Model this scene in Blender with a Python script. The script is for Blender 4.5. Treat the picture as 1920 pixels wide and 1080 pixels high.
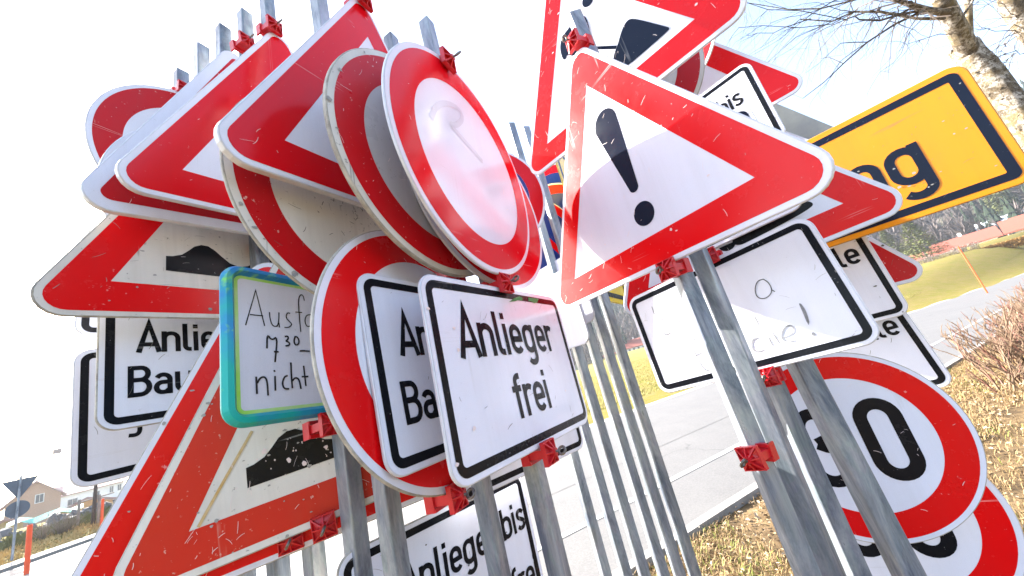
import bpy, bmesh, math, random
import numpy as np
from mathutils import Vector, Matrix, geometry, noise
random.seed(7); RNG = np.random.default_rng(7)
SC = bpy.context.scene
for o in list(bpy.data.objects): bpy.data.objects.remove(o)
rad = math.radians

# ------------------------------------------------------------------ camera, sky, sun, exposure
F_PX, CX, CY, EYE = 665.0, 960.0, 540.0, 1.3
_u = Vector((345 - 960., 540 + 1830., -F_PX)).normalized()
_f = Vector((0, 0, -1.)); _y = (_f - _u * _f.dot(_u)).normalized(); _x = _y.cross(_u)
CAMR = Matrix((_x, _y, _u))
O = Vector((0, 0, EYE))
cam = bpy.data.cameras.new('camera'); camo = bpy.data.objects.new('camera', cam); SC.collection.objects.link(camo)
camo.matrix_world = Matrix.Translation(O) @ CAMR.to_4x4()
cam.sensor_width = 36; cam.lens = F_PX / 1920 * 36; cam.clip_start = .02; cam.clip_end = 3000
SC.camera = camo

SUN_AZ, SUN_EL = 146.0, 32.0          # azimuth counter-clockwise from +X
w = bpy.data.worlds.new('World'); SC.world = w; w.use_nodes = True
nt = w.node_tree; nt.nodes.clear()
sky = nt.nodes.new('ShaderNodeTexSky'); sky.sky_type = 'NISHITA'; sky.sun_disc = False
sky.sun_elevation = rad(SUN_EL); sky.sun_rotation = rad(90 - SUN_AZ); sky.dust_density = 5.0; sky.air_density = 1.0; sky.ozone_density = 1.0; sky.altitude = 700
bg = nt.nodes.new('ShaderNodeBackground'); bg.inputs[1].default_value = .13
wo = nt.nodes.new('ShaderNodeOutputWorld'); nt.links.new(sky.outputs[0], bg.inputs[0]); nt.links.new(bg.outputs[0], wo.inputs[0])
sl = bpy.data.lights.new('sun', 'SUN'); sl.energy = 5.0; sl.angle = rad(.53); sl.color = (1, .955, .88)
so = bpy.data.objects.new('sun', sl); SC.collection.objects.link(so)
_s = Vector((math.cos(rad(SUN_EL)) * math.cos(rad(SUN_AZ)), math.cos(rad(SUN_EL)) * math.sin(rad(SUN_AZ)), math.sin(rad(SUN_EL))))
so.rotation_euler = _s.to_track_quat('Z', 'Y').to_euler(); so.location = _s * 30
vs = SC.view_settings; vs.view_transform = 'Standard'; vs.look = 'None'; vs.gamma = 1; vs.exposure = 2.5; vs.use_curve_mapping = False

# ------------------------------------------------------------------ helpers
def ray(px, py): return CAMR @ Vector((px - CX, -(py - CY), -F_PX))
def at(px, py, z): return O + ray(px, py) * (z / F_PX)
def gnd(px, py, z=0.): d = ray(px, py); return O + d * ((z - EYE) / d.z)
def flat_at(px, py, dist):            # point seen at px,py whose horizontal distance is dist
    d = ray(px, py); return O + d * (dist / math.hypot(d.x, d.y))

def tag(o, label=None, cat=None, group=None, kind=None):
    if label: o['label'] = label
    if cat: o['category'] = cat
    if group: o['group'] = group
    if kind: o['kind'] = kind
    return o
def empty(name, M=None):
    o = bpy.data.objects.new(name, None); o.empty_display_size = .05; SC.collection.objects.link(o)
    if M is not None: o.matrix_world = M
    return o
def link(name, me, parent=None, M=None):
    o = bpy.data.objects.new(name, me); SC.collection.objects.link(o)
    if parent is not None: o.parent = parent
    if M is not None: o.matrix_local = M
    return o

class MB:
    def __init__(s): s.v = []; s.f = []
    def add(s, vs, fs):
        b = len(s.v); s.v += [tuple(p) for p in vs]; s.f += [tuple(i + b for i in f) for f in fs]; return s
    def box(s, c, d, M=None):
        x, y, z = (q / 2 for q in d); vs = [Vector((c[0] + a * x, c[1] + b * y, c[2] + e * z)) for a in (-1, 1) for b in (-1, 1) for e in (-1, 1)]
        if M is not None: vs = [M @ p for p in vs]
        return s.add(vs, [(0, 1, 3, 2), (4, 6, 7, 5), (0, 4, 5, 1), (2, 3, 7, 6), (0, 2, 6, 4), (1, 5, 7, 3)])
    def tube(s, pts, rs, n=6, cap=True):
        pts = [Vector(p) for p in pts]
        if not hasattr(rs, '__len__'): rs = [rs] * len(pts)
        b = len(s.v); up = None
        for i, p in enumerate(pts):
            t = (pts[min(i + 1, len(pts) - 1)] - pts[max(i - 1, 0)]).normalized()
            if up is None: up = t.orthogonal().normalized()
            up = (up - t * up.dot(t)).normalized(); r = t.cross(up)
            for k in range(n):
                a = 2 * math.pi * k / n; s.v.append(tuple(p + (up * math.cos(a) + r * math.sin(a)) * rs[i]))
        for i in range(len(pts) - 1):
            for k in range(n):
                k2 = (k + 1) % n; s.f.append((b + i * n + k, b + i * n + k2, b + (i + 1) * n + k2, b + (i + 1) * n + k))
        if cap: s.f.append(tuple(b + k for k in range(n))[::-1]); s.f.append(tuple(b + (len(pts) - 1) * n + k for k in range(n)))
        return s
    def torus(s, c, ax, R, r, n=20, m=8):
        ax = Vector(ax).normalized(); u = ax.orthogonal().normalized(); v = ax.cross(u); b = len(s.v)
        for i in range(n):
            a = 2 * math.pi * i / n; d = u * math.cos(a) + v * math.sin(a)
            for k in range(m):
                q = 2 * math.pi * k / m; s.v.append(tuple(Vector(c) + d * (R + r * math.cos(q)) + ax * (r * math.sin(q))))
        for i in range(n):
            for k in range(m):
                s.f.append((b + i * m + k, b + ((i + 1) % n) * m + k, b + ((i + 1) % n) * m + (k + 1) % m, b + i * m + (k + 1) % m))
        return s
    def mesh(s, name, mat, smooth=False):
        me = bpy.data.meshes.new(name); me.from_pydata(s.v, [], s.f)
        if mat: me.materials.append(mat)
        if smooth: me.shade_smooth()
        me.update(); return me
    def build(s, name, mat, parent=None, smooth=False, M=None): return link(name, s.mesh(name, mat, smooth), parent, M)

# ------------------------------------------------------------------ materials
def new_mat(name):
    m = bpy.data.materials.new(name); m.use_nodes = True; t = m.node_tree; t.nodes.clear()
    out = t.nodes.new('ShaderNodeOutputMaterial'); b = t.nodes.new('ShaderNodeBsdfPrincipled'); t.links.new(b.outputs[0], out.inputs[0]); return m, t, b
def coords(t, kind='Object', rnd=True):
    tc = t.nodes.new('ShaderNodeTexCoord')
    if not rnd: return tc.outputs[kind]
    oi = t.nodes.new('ShaderNodeObjectInfo'); sc = t.nodes.new('ShaderNodeVectorMath'); sc.operation = 'SCALE'; sc.inputs[0].default_value = (37, 23, 51)
    t.links.new(oi.outputs['Random'], sc.inputs['Scale']); ad = t.nodes.new('ShaderNodeVectorMath'); ad.operation = 'ADD'
    t.links.new(tc.outputs[kind], ad.inputs[0]); t.links.new(sc.outputs[0], ad.inputs[1]); return ad.outputs[0]
def ntex(t, co, scale, detail=4, rough=.6, stretch=None, dist=0):
    if stretch:
        mp = t.nodes.new('ShaderNodeMapping'); mp.inputs['Scale'].default_value = stretch[:3]
        if len(stretch) > 3: mp.inputs['Rotation'].default_value = (0, 0, stretch[3])
        t.links.new(co, mp.inputs[0]); co = mp.outputs[0]
    n = t.nodes.new('ShaderNodeTexNoise'); n.inputs['Scale'].default_value = scale; n.inputs['Detail'].default_value = detail
    n.inputs['Roughness'].default_value = rough; n.inputs['Distortion'].default_value = dist; t.links.new(co, n.inputs['Vector']); return n.outputs['Fac']
def ramp(t, fac, stops):
    r = t.nodes.new('ShaderNodeValToRGB'); e = r.color_ramp.elements
    while len(e) < len(stops): e.new(.5)
    for i, (p, c) in enumerate(stops):
        e[i].position = p; e[i].color = (c, c, c, 1) if not hasattr(c, '__len__') else (*c, 1)
    t.links.new(fac, r.inputs[0]); return r.outputs[0]
def mix(t, fac, a, b, mode='MIX'):
    m = t.nodes.new('ShaderNodeMix'); m.data_type = 'RGBA'; m.blend_type = mode
    for s, v in ((m.inputs['Factor'], fac), (m.inputs['A'], a), (m.inputs['B'], b)):
        if isinstance(v, bpy.types.NodeSocket): t.links.new(v, s)
        elif hasattr(v, '__len__'): s.default_value = (*v, 1)
        else: s.default_value = v
    return m.outputs['Result']
def bump(t, b, h, strength, dist=.002):
    n = t.nodes.new('ShaderNodeBump'); n.inputs['Strength'].default_value = strength; n.inputs['Distance'].default_value = dist
    t.links.new(h, n.inputs['Height']); t.links.new(n.outputs[0], b.inputs['Normal'])
def sheeting(name, col, dirt=(.25, .22, .17), wear=.3, rough=.13, fleck=None, coat=.0, spec=.35):
    m, t, b = new_mat(name); co = coords(t)
    big = ntex(t, co, 3.5, 5, .65); c = mix(t, ramp(t, big, [(.35, 0.), (.75, .25 * wear)]), col, dirt)
    streak = ntex(t, co, 9, 3, .6, (1, .12, 1)); c = mix(t, ramp(t, streak, [(.5, 0.), (.8, .3 * wear)]), c, dirt)
    spk = ntex(t, co, 70, 3, .7); c = mix(t, ramp(t, spk, [(.70 - .05 * wear, 0.), (.74, min(1, .9 * wear))]), c, fleck or dirt)
    sc1 = ntex(t, co, 26, 2, .5, (1, .035, 1, .6)); sc2 = ntex(t, co, 30, 2, .5, (.04, 1, 1, .25)); gate = ntex(t, co, 6, 2, .5)
    a = ramp(t, sc1, [(.695, 0.), (.71, 1.), (.725, 0.)]); a2 = ramp(t, sc2, [(.69, 0.), (.70, 1.), (.712, 0.)])
    s = mix(t, 1., a, a2, 'ADD'); s = mix(t, 1., s, ramp(t, gate, [(.5, 0.), (.62, min(1., wear * 1.2))]), 'MULTIPLY')
    c = mix(t, s, c, fleck or (.5, .5, .5))
    gr = ntex(t, co, 16, 4, .7, (1, .05, 1)); c = mix(t, ramp(t, gr, [(.48, 0.), (.72, .22 * wear + .03)]), c, dirt)
    vr = t.nodes.new('ShaderNodeTexVoronoi'); vr.feature = 'DISTANCE_TO_EDGE'; vr.inputs['Scale'].default_value = 260; t.links.new(co, vr.inputs['Vector']); c = mix(t, ramp(t, vr.outputs['Distance'], [(.0, .10 if min(col) > .3 else 0.), (.12, 0.)]), c, (.5, .5, .55)); t.links.new(c, b.inputs['Base Color'])
    rr = ramp(t, ntex(t, co, 12, 5, .7), [(.3, rough), (.8, rough + .22 * wear + .04)]); t.links.new(rr, b.inputs['Roughness'])
    b.inputs['Specular IOR Level'].default_value = spec; b.inputs['Coat Weight'].default_value = coat; b.inputs['Coat Roughness'].default_value = .06
    bump(t, b, ntex(t, co, 5, 2), .12, .004)
    if col[0] > 8 * col[1] and col[0] > .3: b.inputs['Specular IOR Level'].default_value = .24
    return m
def plain(name, col, rough=.6, metal=0, var=.15, scale=8, bmp=.1, col2=None, spec=.5):
    m, t, b = new_mat(name); co = coords(t); n = ntex(t, co, scale, 5, .65)
    c2 = col2 or tuple(x * (1 - 2 * var) for x in col); t.links.new(mix(t, ramp(t, n, [(.3, 0.), (.7, 1.)]), col, c2), b.inputs['Base Color'])
    b.inputs['Roughness'].default_value = rough; b.inputs['Metallic'].default_value = metal; b.inputs['Specular IOR Level'].default_value = spec
    if bmp: bump(t, b, ntex(t, co, scale * 4, 4), bmp, .01)
    return m
WHITE = sheeting('white_sheeting', (.745, .765, .865), wear=.2)
WHITE_OLD = sheeting('aged_white_sheeting', (.77, .75, .70), wear=.9, rough=.3, fleck=(.12, .11, .10), coat=.1)
WHITE_EDGE = sheeting('chipped_white_edge', (.72, .70, .65), wear=1.2, rough=.3, fleck=(.2, .19, .18), coat=.1)
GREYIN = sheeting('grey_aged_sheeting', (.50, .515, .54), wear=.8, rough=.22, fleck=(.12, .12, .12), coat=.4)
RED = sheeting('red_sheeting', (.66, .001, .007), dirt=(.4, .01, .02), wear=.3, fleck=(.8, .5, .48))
RED_LIT = sheeting('lit_red_sheeting', (.72, .001, .003), dirt=(.55, .02, .025), wear=.4, fleck=(.9, .7, .68), rough=.2)  # sunlit version of the red sheeting, the sun's brightness put into the colour
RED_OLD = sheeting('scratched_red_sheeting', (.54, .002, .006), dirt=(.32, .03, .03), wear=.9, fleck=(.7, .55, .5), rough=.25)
RED_FADED = sheeting('faded_orange_red_sheeting', (.58, .020, .008), dirt=(.45, .05, .025), wear=1.0, fleck=(.7, .5, .42), rough=.32, coat=.1)
BLACK = sheeting('black_sheeting', (.006, .007, .010), spec=.14, dirt=(.02, .02, .024), wear=.4, fleck=(.45, .45, .45), rough=.2)
BLUEB = sheeting('dark_blue_black_sheeting', (.006, .010, .024), spec=.14, dirt=(.008, .012, .026), wear=.3, fleck=(.3, .32, .36), rough=.16)
BLUE = sheeting('blue_sheeting', (.004, .03, .22), wear=.3, fleck=(.6, .65, .8))
YELLOW = sheeting('amber_sheeting', (.76, .255, .002), dirt=(.5, .18, .01), wear=.75, fleck=(.35, .16, .05))
YELLOW2 = sheeting('yellow_sheeting', (.85, .62, .01), dirt=(.5, .35, .05), wear=.4, fleck=(.3, .2, .05))
ALU = plain('aluminium_back', (.42, .43, .44), .42, .35, .12, 12, .05)
RIM = plain('rim_grey_paint', (.68, .69, .74), .35, .1, .12, 20, .05)
RIM_OLD = plain('rim_dirty', (.50, .48, .42), .6, 0, .25, 30, .2, (.22, .2, .17))
PLASTIC = plain('red_plastic', (.62, .015, .022), .35, 0, .18, 30, .08, (.48, .010, .016))
STEEL = plain('bolt_steel', (.22, .22, .22), .35, .9, .2, 60, .1, (.16, .13, .1))
INK = plain('marker_ink', (.015, .015, .018), .5, 0, .1)
INK_FADE = plain('faded_marker_ink', (.13, .14, .16), .6, 0, .3, 40, 0, (.34, .35, .38))
INK_THIN = plain('thin_marker_ink', (.03, .03, .035), .6, 0, .3, 60, 0, (.16, .165, .18))
SCR_LT = plain('light_scratch', (.85, .72, .7), .6, 0, .1)
SCR_DK = plain('dark_scratch', (.14, .13, .12), .7, 0, .2)
SCR_GR = plain('grey_chip', (.4, .39, .37), .6, 0, .2, 80)
LEAFGREEN = plain('green_paint_scrap', (.06, .28, .08), .6, 0, .3, 60, .1, (.02, .15, .04))
def galvanised():
    m, t, b = new_mat('galvanised_steel'); co = coords(t)
    g = t.nodes.new('ShaderNodeTexVoronoi'); g.inputs['Scale'].default_value = 55; mp = t.nodes.new('ShaderNodeMapping'); mp.inputs['Scale'].default_value = (1, 1, .35)
    t.links.new(co, mp.inputs[0]); t.links.new(mp.outputs[0], g.inputs['Vector'])
    n = ntex(t, co, 11, 7, .75, (1, 1, .28), .5); n2 = ntex(t, co, 60, 3, .6, (1, 1, .06))
    c = mix(t, ramp(t, n, [(.36, 0.), (.62, 1.)]), (.36, .395, .43), (.095, .115, .15)); c = mix(t, .05, c, g.outputs['Color'], 'SOFT_LIGHT')
    c = mix(t, ramp(t, n2, [(.45, 0.), (.75, .4)]), c, (.42, .43, .43)); c = mix(t, ramp(t, ntex(t, co, 5, 4), [(.62, 0.), (.75, .5)]), c, (.24, .22, .18))
    t.links.new(c, b.inputs['Base Color']); b.inputs['Metallic'].default_value = .35
    t.links.new(ramp(t, n, [(.3, .24), (.7, .55)]), b.inputs['Roughness']); bump(t, b, n2, .12, .002); return m
GALV = galvanised()

# ------------------------------------------------------------------ outlines of the signs
def outline(kind, inset, h=.4, s=1., wd=.6, seg=7):
    if kind == 'c':
        r = .30 * s - inset; return [(r * math.cos(2 * math.pi * i / 96), r * math.sin(2 * math.pi * i / 96)) for i in range(96)]
    if kind == 't':
        R = .9 * s / (2 * 3 ** .5); r0 = .05 * s; r = max(r0 - inset, .0005); k = R - inset - r
        cs = [(math.cos(a) * 2 * k, math.sin(a) * 2 * k, a) for a in (rad(-150), rad(-30), rad(90))]; half = rad(60)
    else:
        r = max(.04 - inset, .004); a_ = wd / 2 - inset - r; b_ = h / 2 - inset - r
        cs = [(-a_, -b_, rad(-135)), (a_, -b_, rad(-45)), (a_, b_, rad(45)), (-a_, b_, rad(135))]; half = rad(45)
    return [(x + r * math.cos(a - half + 2 * half * i / seg), y + r * math.sin(a - half + 2 * half * i / seg)) for x, y, a in cs for i in range(seg + 1)]
def sheet(mb, pts, z): mb.add([(x, y, z) for x, y in pts], [tuple(range(len(pts)))])
def ringband(mb, A, B, z, z2=None):
    n = len(A); mb.add([(x, y, z) for x, y in A] + [(x, y, z if z2 is None else z2) for x, y in B], [(i, (i + 1) % n, n + (i + 1) % n, n + i) for i in range(n)])
def poly(mb, pts, z):
    tr = geometry.tessellate_polygon([[Vector((x, y, 0)) for x, y in pts]]); b = [(x, y, z) for x, y in pts]; fs = []
    for a, c, d in tr:
        n = (pts[c][0] - pts[a][0]) * (pts[d][1] - pts[a][1]) - (pts[c][1] - pts[a][1]) * (pts[d][0] - pts[a][0]); fs.append((a, c, d) if n > 0 else (a, d, c))
    mb.add(b, fs)
def arc(cx, cy, rx, ry, a0, a1, n=10): return [(cx + rx * math.cos(rad(a0 + (a1 - a0) * i / n)), cy + ry * math.sin(rad(a0 + (a1 - a0) * i / n))) for i in range(n + 1)]
def disc(cx, cy, r, r2=None): return arc(cx, cy, r, r2 or r, 0, 348.75, 31)
def chaikin(p, it=2, closed=False):
    for _ in range(it):
        q = [] if closed else [p[0]]
        for i in range(len(p) if closed else len(p) - 1):
            a, b = p[i], p[(i + 1) % len(p)]; q += [(a[0] * .75 + b[0] * .25, a[1] * .75 + b[1] * .25), (a[0] * .25 + b[0] * .75, a[1] * .25 + b[1] * .75)]
        if not closed: q.append(p[-1])
        p = q
    return p
def stroke(mb, p, wd, z, taper=False):
    P = [p[0]]
    for q in p[1:]:
        if math.dist(q, P[-1]) > wd * .03 + 1e-5: P.append(q)
    n = len(P)
    if n < 2: return
    closed = math.dist(P[0], P[-1]) < wd * .1 and n > 3
    if closed: P = P[:-1]; n -= 1
    vs = []
    for i in range(n):
        a = P[i - 1] if (i > 0 or closed) else P[i]; b = P[i]; c = P[(i + 1) % n] if (i < n - 1 or closed) else P[i]
        d1 = Vector((b[0] - a[0], b[1] - a[1])); d2 = Vector((c[0] - b[0], c[1] - b[1]))
        d1 = d1.normalized() if d1.length > 0 else d2.normalized(); d2 = d2.normalized() if d2.length > 0 else d1
        n1 = Vector((-d1.y, d1.x)); n2 = Vector((-d2.y, d2.x)); m = (n1 + n2)
        m = m.normalized() if m.length > .01 else n1; k = min(1 / max(m.dot(n1), .3), 3.) * wd / 2
        if taper and not closed: k *= (.55 + .45 * math.sin(math.pi * min(1, (i + .6) / n)))
        vs += [(b[0] + m.x * k, b[1] + m.y * k, z), (b[0] - m.x * k, b[1] - m.y * k, z)]
    mb.add(vs, [(2 * i + 1, 2 * ((i + 1) % n) + 1, 2 * ((i + 1) % n), 2 * i) for i in range(n if closed else n - 1)])

# DIN-like letters: centre lines in units of the cap height
def G(ch):
    sarc = [(.38, .56), (.30, .65), (.16, .65), (.08, .57), (.09, .45), (.19, .385), (.28, .34), (.37, .28), (.37, .14), (.28, .07), (.14, .07), (.05, .15)]
    D = {
     'A': ([[(.04, 0), (.29, .99), (.54, 0)], [(.12, .27), (.46, .27)]], .60),
     'B': ([[(.07, 0), (.07, 1)], [(.07, .93), (.3, .93)] + arc(.30, .735, .17, .195, 90, -90) + [(.07, .54)], [(.3, .54)] + arc(.30, .305, .20, .235, 90, -90) + [(.07, .07)]], .60),
     'n': ([[(.07, 0), (.07, .72)], [(.07, .44)] + arc(.25, .47, .18, .18, 180, 0) + [(.43, 0)]], .56),
     'u': ([[(.07, .72), (.07, .25)] + arc(.25, .25, .18, .18, 180, 360), [(.43, .72), (.43, 0)]], .56),
     'l': ([[(.07, 1), (.07, .2)] + arc(.19, .19, .12, .12, 180, 270) + [(.24, .07)]], .30),
     'i': ([[(.07, 0), (.07, .72)], [(.07, .83), (.07, .98)]], .21),
     'e': ([[(.08, .355), (.42, .355), (.42, .47)] + arc(.25, .47, .17, .18, 0, 180) + arc(.25, .25, .17, .18, 180, 325)], .54),
     'g': ([[(.43, .47)] + arc(.25, .47, .18, .18, 0, 180) + arc(.25, .25, .18, .18, 180, 360) + [(.43, .47)], [(.43, .72), (.43, -.08)] + arc(.25, -.08, .18, .15, 0, -150)], .57),
     'r': ([[(.07, 0), (.07, .72)], [(.07, .44)] + arc(.24, .47, .17, .18, 180, 50)], .38),
     'f': ([[(.15, 0), (.15, .80)] + arc(.28, .80, .13, .13, 180, 90) + [(.34, .93)], [(.0, .65), (.32, .65)]], .37),
     's': ([chaikin(sarc, 2)], .46),
     't': ([[(.15, .92), (.15, .2)] + arc(.27, .19, .12, .12, 180, 270) + [(.33, .07)], [(0, .65), (.33, .65)]], .38),
     'a': ([arc(.24, .48, .17, .17, 155, 0) + [(.41, 0)], [(.41, .40), (.23, .40)] + arc(.22, .235, .15, .165, 90, 270) + [(.30, .07), (.41, .17)]], .54),
     'b': ([[(.07, 0), (.07, 1)], [(.07, .47)] + arc(.25, .47, .18, .18, 180, 0) + arc(.25, .25, .18, .18, 0, -180)], .56),
     ' ': ([], .30)}
    return D[ch]
def text(mb, s, x, y, cap, z, right=False, sx=1., wd=.14):
    adv = sum(G(c)[1] for c in s) * cap * sx
    if right: x -= adv
    k = 0
    for c in s:
        st, a = G(c)
        for p in st: stroke(mb, [(x + q[0] * cap * sx, y + q[1] * cap) for q in p], cap * wd, z + k * 3e-5); k += 1
        x += a * cap * sx
    return x

P = {
 'R1': (0.3852, 0.9438, 1.7738, -1.0263, 0.0108, -0.0318, 1.0365, 0.33),
 'R2': (0.4913, 1.0273, 2.3497, -0.767, 0.0754, -0.019, 1.0061, 0.33),
 'L4': (-0.2488, 0.8612, 2.0825, 1.1353, 0.0562, 0.0523, 1.0125, 0.33),
 'L3': (-0.6265, 1.0066, 2.2309, 1.1629, 0.1314, 0.0768, 0.9925, 0.33),
 'L2': (-0.746, 1.0167, 2.2228, 1.1686, 0.0004, 0.1126, 1.0, 0.33),
 'L5': (-0.8461, 1.0305, 1.9671, 1.2507, 0.0299, 0.0658, 1.0017, 0.33),
 'L6': (-0.3475, 0.8254, 1.8599, 1.1412, 0.033, -0.0, 1.0046, 0.33),
 'L7': (-0.1143, 0.8112, 1.8934, 1.0788, 0.0555, -0.0, 1.0101, 0.33),
 'L8': (-0.0135, 0.8417, 1.8918, 1.1317, 0.0577, -0.0, 1.0477, 0.33),
 'L12': (-0.2191, 0.8406, 1.4318, 1.1767, -0.0178, 0.0, 1.0215, 0.33),
 'L14': (-0.0214, 0.9019, 1.3519, 1.0401, 0.0004, -0.0186, 0.9945, 0.4),
 'L13': (-0.1544, 0.9164, 1.393, 1.1097, -0.0503, -0.0163, 0.9917, 0.4),
 'L15': (-0.4653, 0.945, 1.5146, 1.1512, -0.0865, -0.0546, 0.8855, 0.4),
 'L16': (-0.9023, 1.0876, 1.6386, 1.1338, -0.0299, 0.0177, 1.0002, 0.4),
 'L17': (-1.1426, 1.2319, 1.5282, 1.1019, -0.0294, 0.0258, 0.975, 0.4),
 'L18': (-1.2273, 1.2835, 1.9813, 1.1049, -0.0016, 0.0043, 1.002, 0.4),
 'L19': (-0.6376, 0.916, 1.3206, 0.4659, 0.058, 0.04, 1.0, 0.33),
 'L20': (-0.528, 0.9207, 1.3706, 0.4659, 0.058, 0.0666, 1.0, 0.33),
 'L21': (-0.3292, 1.0996, 0.8366, 0.8463, 0.0, -0.0206, 1.0, 0.4),
 'L1': (-1.0775, 1.1513, 2.4275, 1.1998, 0.0734, -0.0, 1.0074, 0.33),
 'L1b': (-0.8611, 1.0274, 2.0837, 1.1506, 0.0, 0.0, 1.0, 0.33),
 'L9': (-0.0056, 0.9651, 1.8571, 1.0077, 0.0048, -0.0, 0.9953, 0.33),
 'L10': (-0.0314, 1.5408, 2.1665, 0.0099, 0.022, 0.0, 1.0025, 0.33),
 'R4': (1.2144, 1.6629, 2.523, -0.7784, 0.0155, -0.0641, 1.0, 0.33),
 'R5': (1.0216, 1.5055, 2.1734, -0.8196, -0.0001, -0.0031, 0.9903, 0.4),
 'R9': (1.2981, 1.1824, 1.7016, -0.8037, 0.0282, -0.022, 1.0309, 0.4),
 'R10': (0.6207, 1.1314, 1.3481, -0.8209, -0.0755, 0.0686, 1.0941, 0.33),
 'R11': (1.1182, 1.5252, 1.3944, -0.7916, -0.0019, 0.0317, 1.0001, 0.4),
 'R12': (1.1533, 1.5624, 1.1178, -0.8, 0.0014, 0.0838, 1.0, 0.4),
 'R13': (1.2706, 1.6995, 1.5732, -0.7987, 0.0007, -0.0206, 1.0, 0.33),
 'R8': (0.7647, 1.21, 1.7361, -0.5377, 0.053, 0.0775, 1.04, 0.33),
 'R14': (0.9334, 1.2975, 0.8669, -0.4109, -0.009, -0.0, 0.9621, 0.33),
 'R15': (1.014, 1.4294, 0.5909, -0.5185, 0.0085, 0.0, 0.9989, 0.33),
 'R17': (0.7088, 1.2433, 1.7871, -0.8017, 0.0027, 0.0379, 1.0044, 0.4),
 'R6': (1.1072, 1.7757, 2.3925, -0.7879, 0.0013, -0.0094, 1.0, 0.4),
 'R3': (0.5628, 1.1164, 2.2703, -0.4008, 0.0001, -0.0, 1.0013, 0.33),
 'R3b': (1.0998, 1.5666, 2.7864, -1.0607, 0.0008, 0.0, 0.9999, 0.33),
 'R8b': (1.3757, 1.8446, 2.139, -0.8388, -0.002, 0.0176, 1.0, 0.33),
 'R16': (1.7088, 2.0059, 2.2698, -0.8047, 0.0069, -0.0426, 1.0, 0.33),
 'R18': (0.5773, 2.0602, 2.1081, 1.0482, 0.0, -0.0019, 1.0, 1.0),
 'R19': (0.3699, 1.3121, 1.2381, -0.83, 0.0, -0.0, 1.0, 0.33),
 'R20': (0.4492, 1.3545, 1.6541, -0.83, 0.0, 0.0, 1.0, 0.33),
 'R21': (-0.0847, 1.2687, 1.1931, 0.8026, 0.0085, -0.0238, 1.0075, 0.33),
 'L11a': (0.4237, 2.0012, 2.1361, 0.2843, 0.0005, -0.0, 0.9999, 0.33),
 'L11b': (0.2796, 1.8825, 2.0027, 0.6503, 0.0043, 0.0, 0.9998, 0.33),
 'L11c': (0.4918, 2.1901, 2.3923, 0.1732, -0.0002, 0.0, 1.0, 0.33)
}
def smat(k):
    x, y, z, yaw, pit, rol = P[k][:6]; cy, sy = math.cos(yaw), math.sin(yaw)
    A = Matrix(((cy, 0, sy), (sy, 0, -cy), (0, 1, 0))); B = Matrix.Rotation(pit, 3, 'X'); C = Matrix.Rotation(rol, 3, 'Z')
    return Matrix.Translation((x, y, z)) @ (A @ B @ C).to_4x4()
def on_sign(k, px, py, off=0.):
    M = smat(k); n = M.col[2].to_3d(); c = M.translation + n * off; d = ray(px, py); t = (c - O).dot(n) / d.dot(n); return M.inverted() @ (O + d * t)

def corner_place(k, px, py, z, cx, cy, h, yaw):      # plate whose corner (cx, cy = +-1) is seen at px,py
    P[k] = (0, 0, 0, yaw, 0, 0, 1., h); M = smat(k); c = at(px, py, z) - (M.to_3x3() @ Vector((cx * .3, cy * h / 2, 0))); P[k] = (c.x, c.y, c.z, yaw, 0, 0, 1., h)
corner_place('R19', 1108, 641, 1.42, 1, -1, .33, -.83); corner_place('R20', 1118, 600, 1.50, 1, -1, .33, -.83)
def inside(kind, x, y, h, s, wd, m=.02):
    if kind == 'c': return math.hypot(x, y) < .3 * s - m
    if kind == 't':
        R = .9 * s / (2 * 3 ** .5); return all(x * math.cos(a) + y * math.sin(a) < R - m for a in (rad(-90), rad(30), rad(150)))
    return abs(x) < wd / 2 - m and abs(y) < h / 2 - m
def scratches(root, kind, h, s, wd, n, mat, rnd, z=.0022, long=.026, chips=0, chipmat=None, edge=False):
    mb = MB()
    for i in range(n):
        for _ in range(20):
            x, y = rnd.uniform(-.45, .45) * s, rnd.uniform(-.45, .5) * s
            if inside(kind, x, y, h, s, wd): break
        else: continue
        a = rnd.gauss(.9, .7); L = rnd.uniform(.15, 1) ** 2 * long + .004; w_ = rnd.uniform(.0005, .0013); c = rnd.uniform(-.4, .4)
        pts = [(x + math.cos(a + c * t) * L * t, y + math.sin(a + c * t) * L * t) for t in (0, .25, .5, .75, 1)]
        if all(inside(kind, *p, h, s, wd, .012) for p in pts): stroke(mb, pts, w_, z, True)
    if mb.v: tag(mb.build('scratches', mat, root), kind='stuff')
    if chips:
        mb = MB()
        for i in range(chips):
            for _ in range(60):
                x, y = rnd.uniform(-.45, .45) * s, rnd.uniform(-.45, .5) * s
                if inside(kind, x, y, h, s, wd, .006) and not (edge and inside(kind, x, y, h, s, wd, .016)): break
            else: continue
            r = rnd.uniform(.002, .006) * (1 if not edge else 1.2); e = rnd.uniform(.4, 1); n_ = 9; ph = rnd.uniform(0, 3)
            poly(mb, [(x + r * rnd.uniform(.6, 1.2) * math.cos(2 * math.pi * q / n_ + ph), y + r * e * rnd.uniform(.6, 1.2) * math.sin(2 * math.pi * q / n_ + ph)) for q in range(n_)], z + .0002)
        if mb.v: tag(mb.build('chips', chipmat or SCR_GR, root), kind='stuff')

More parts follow.
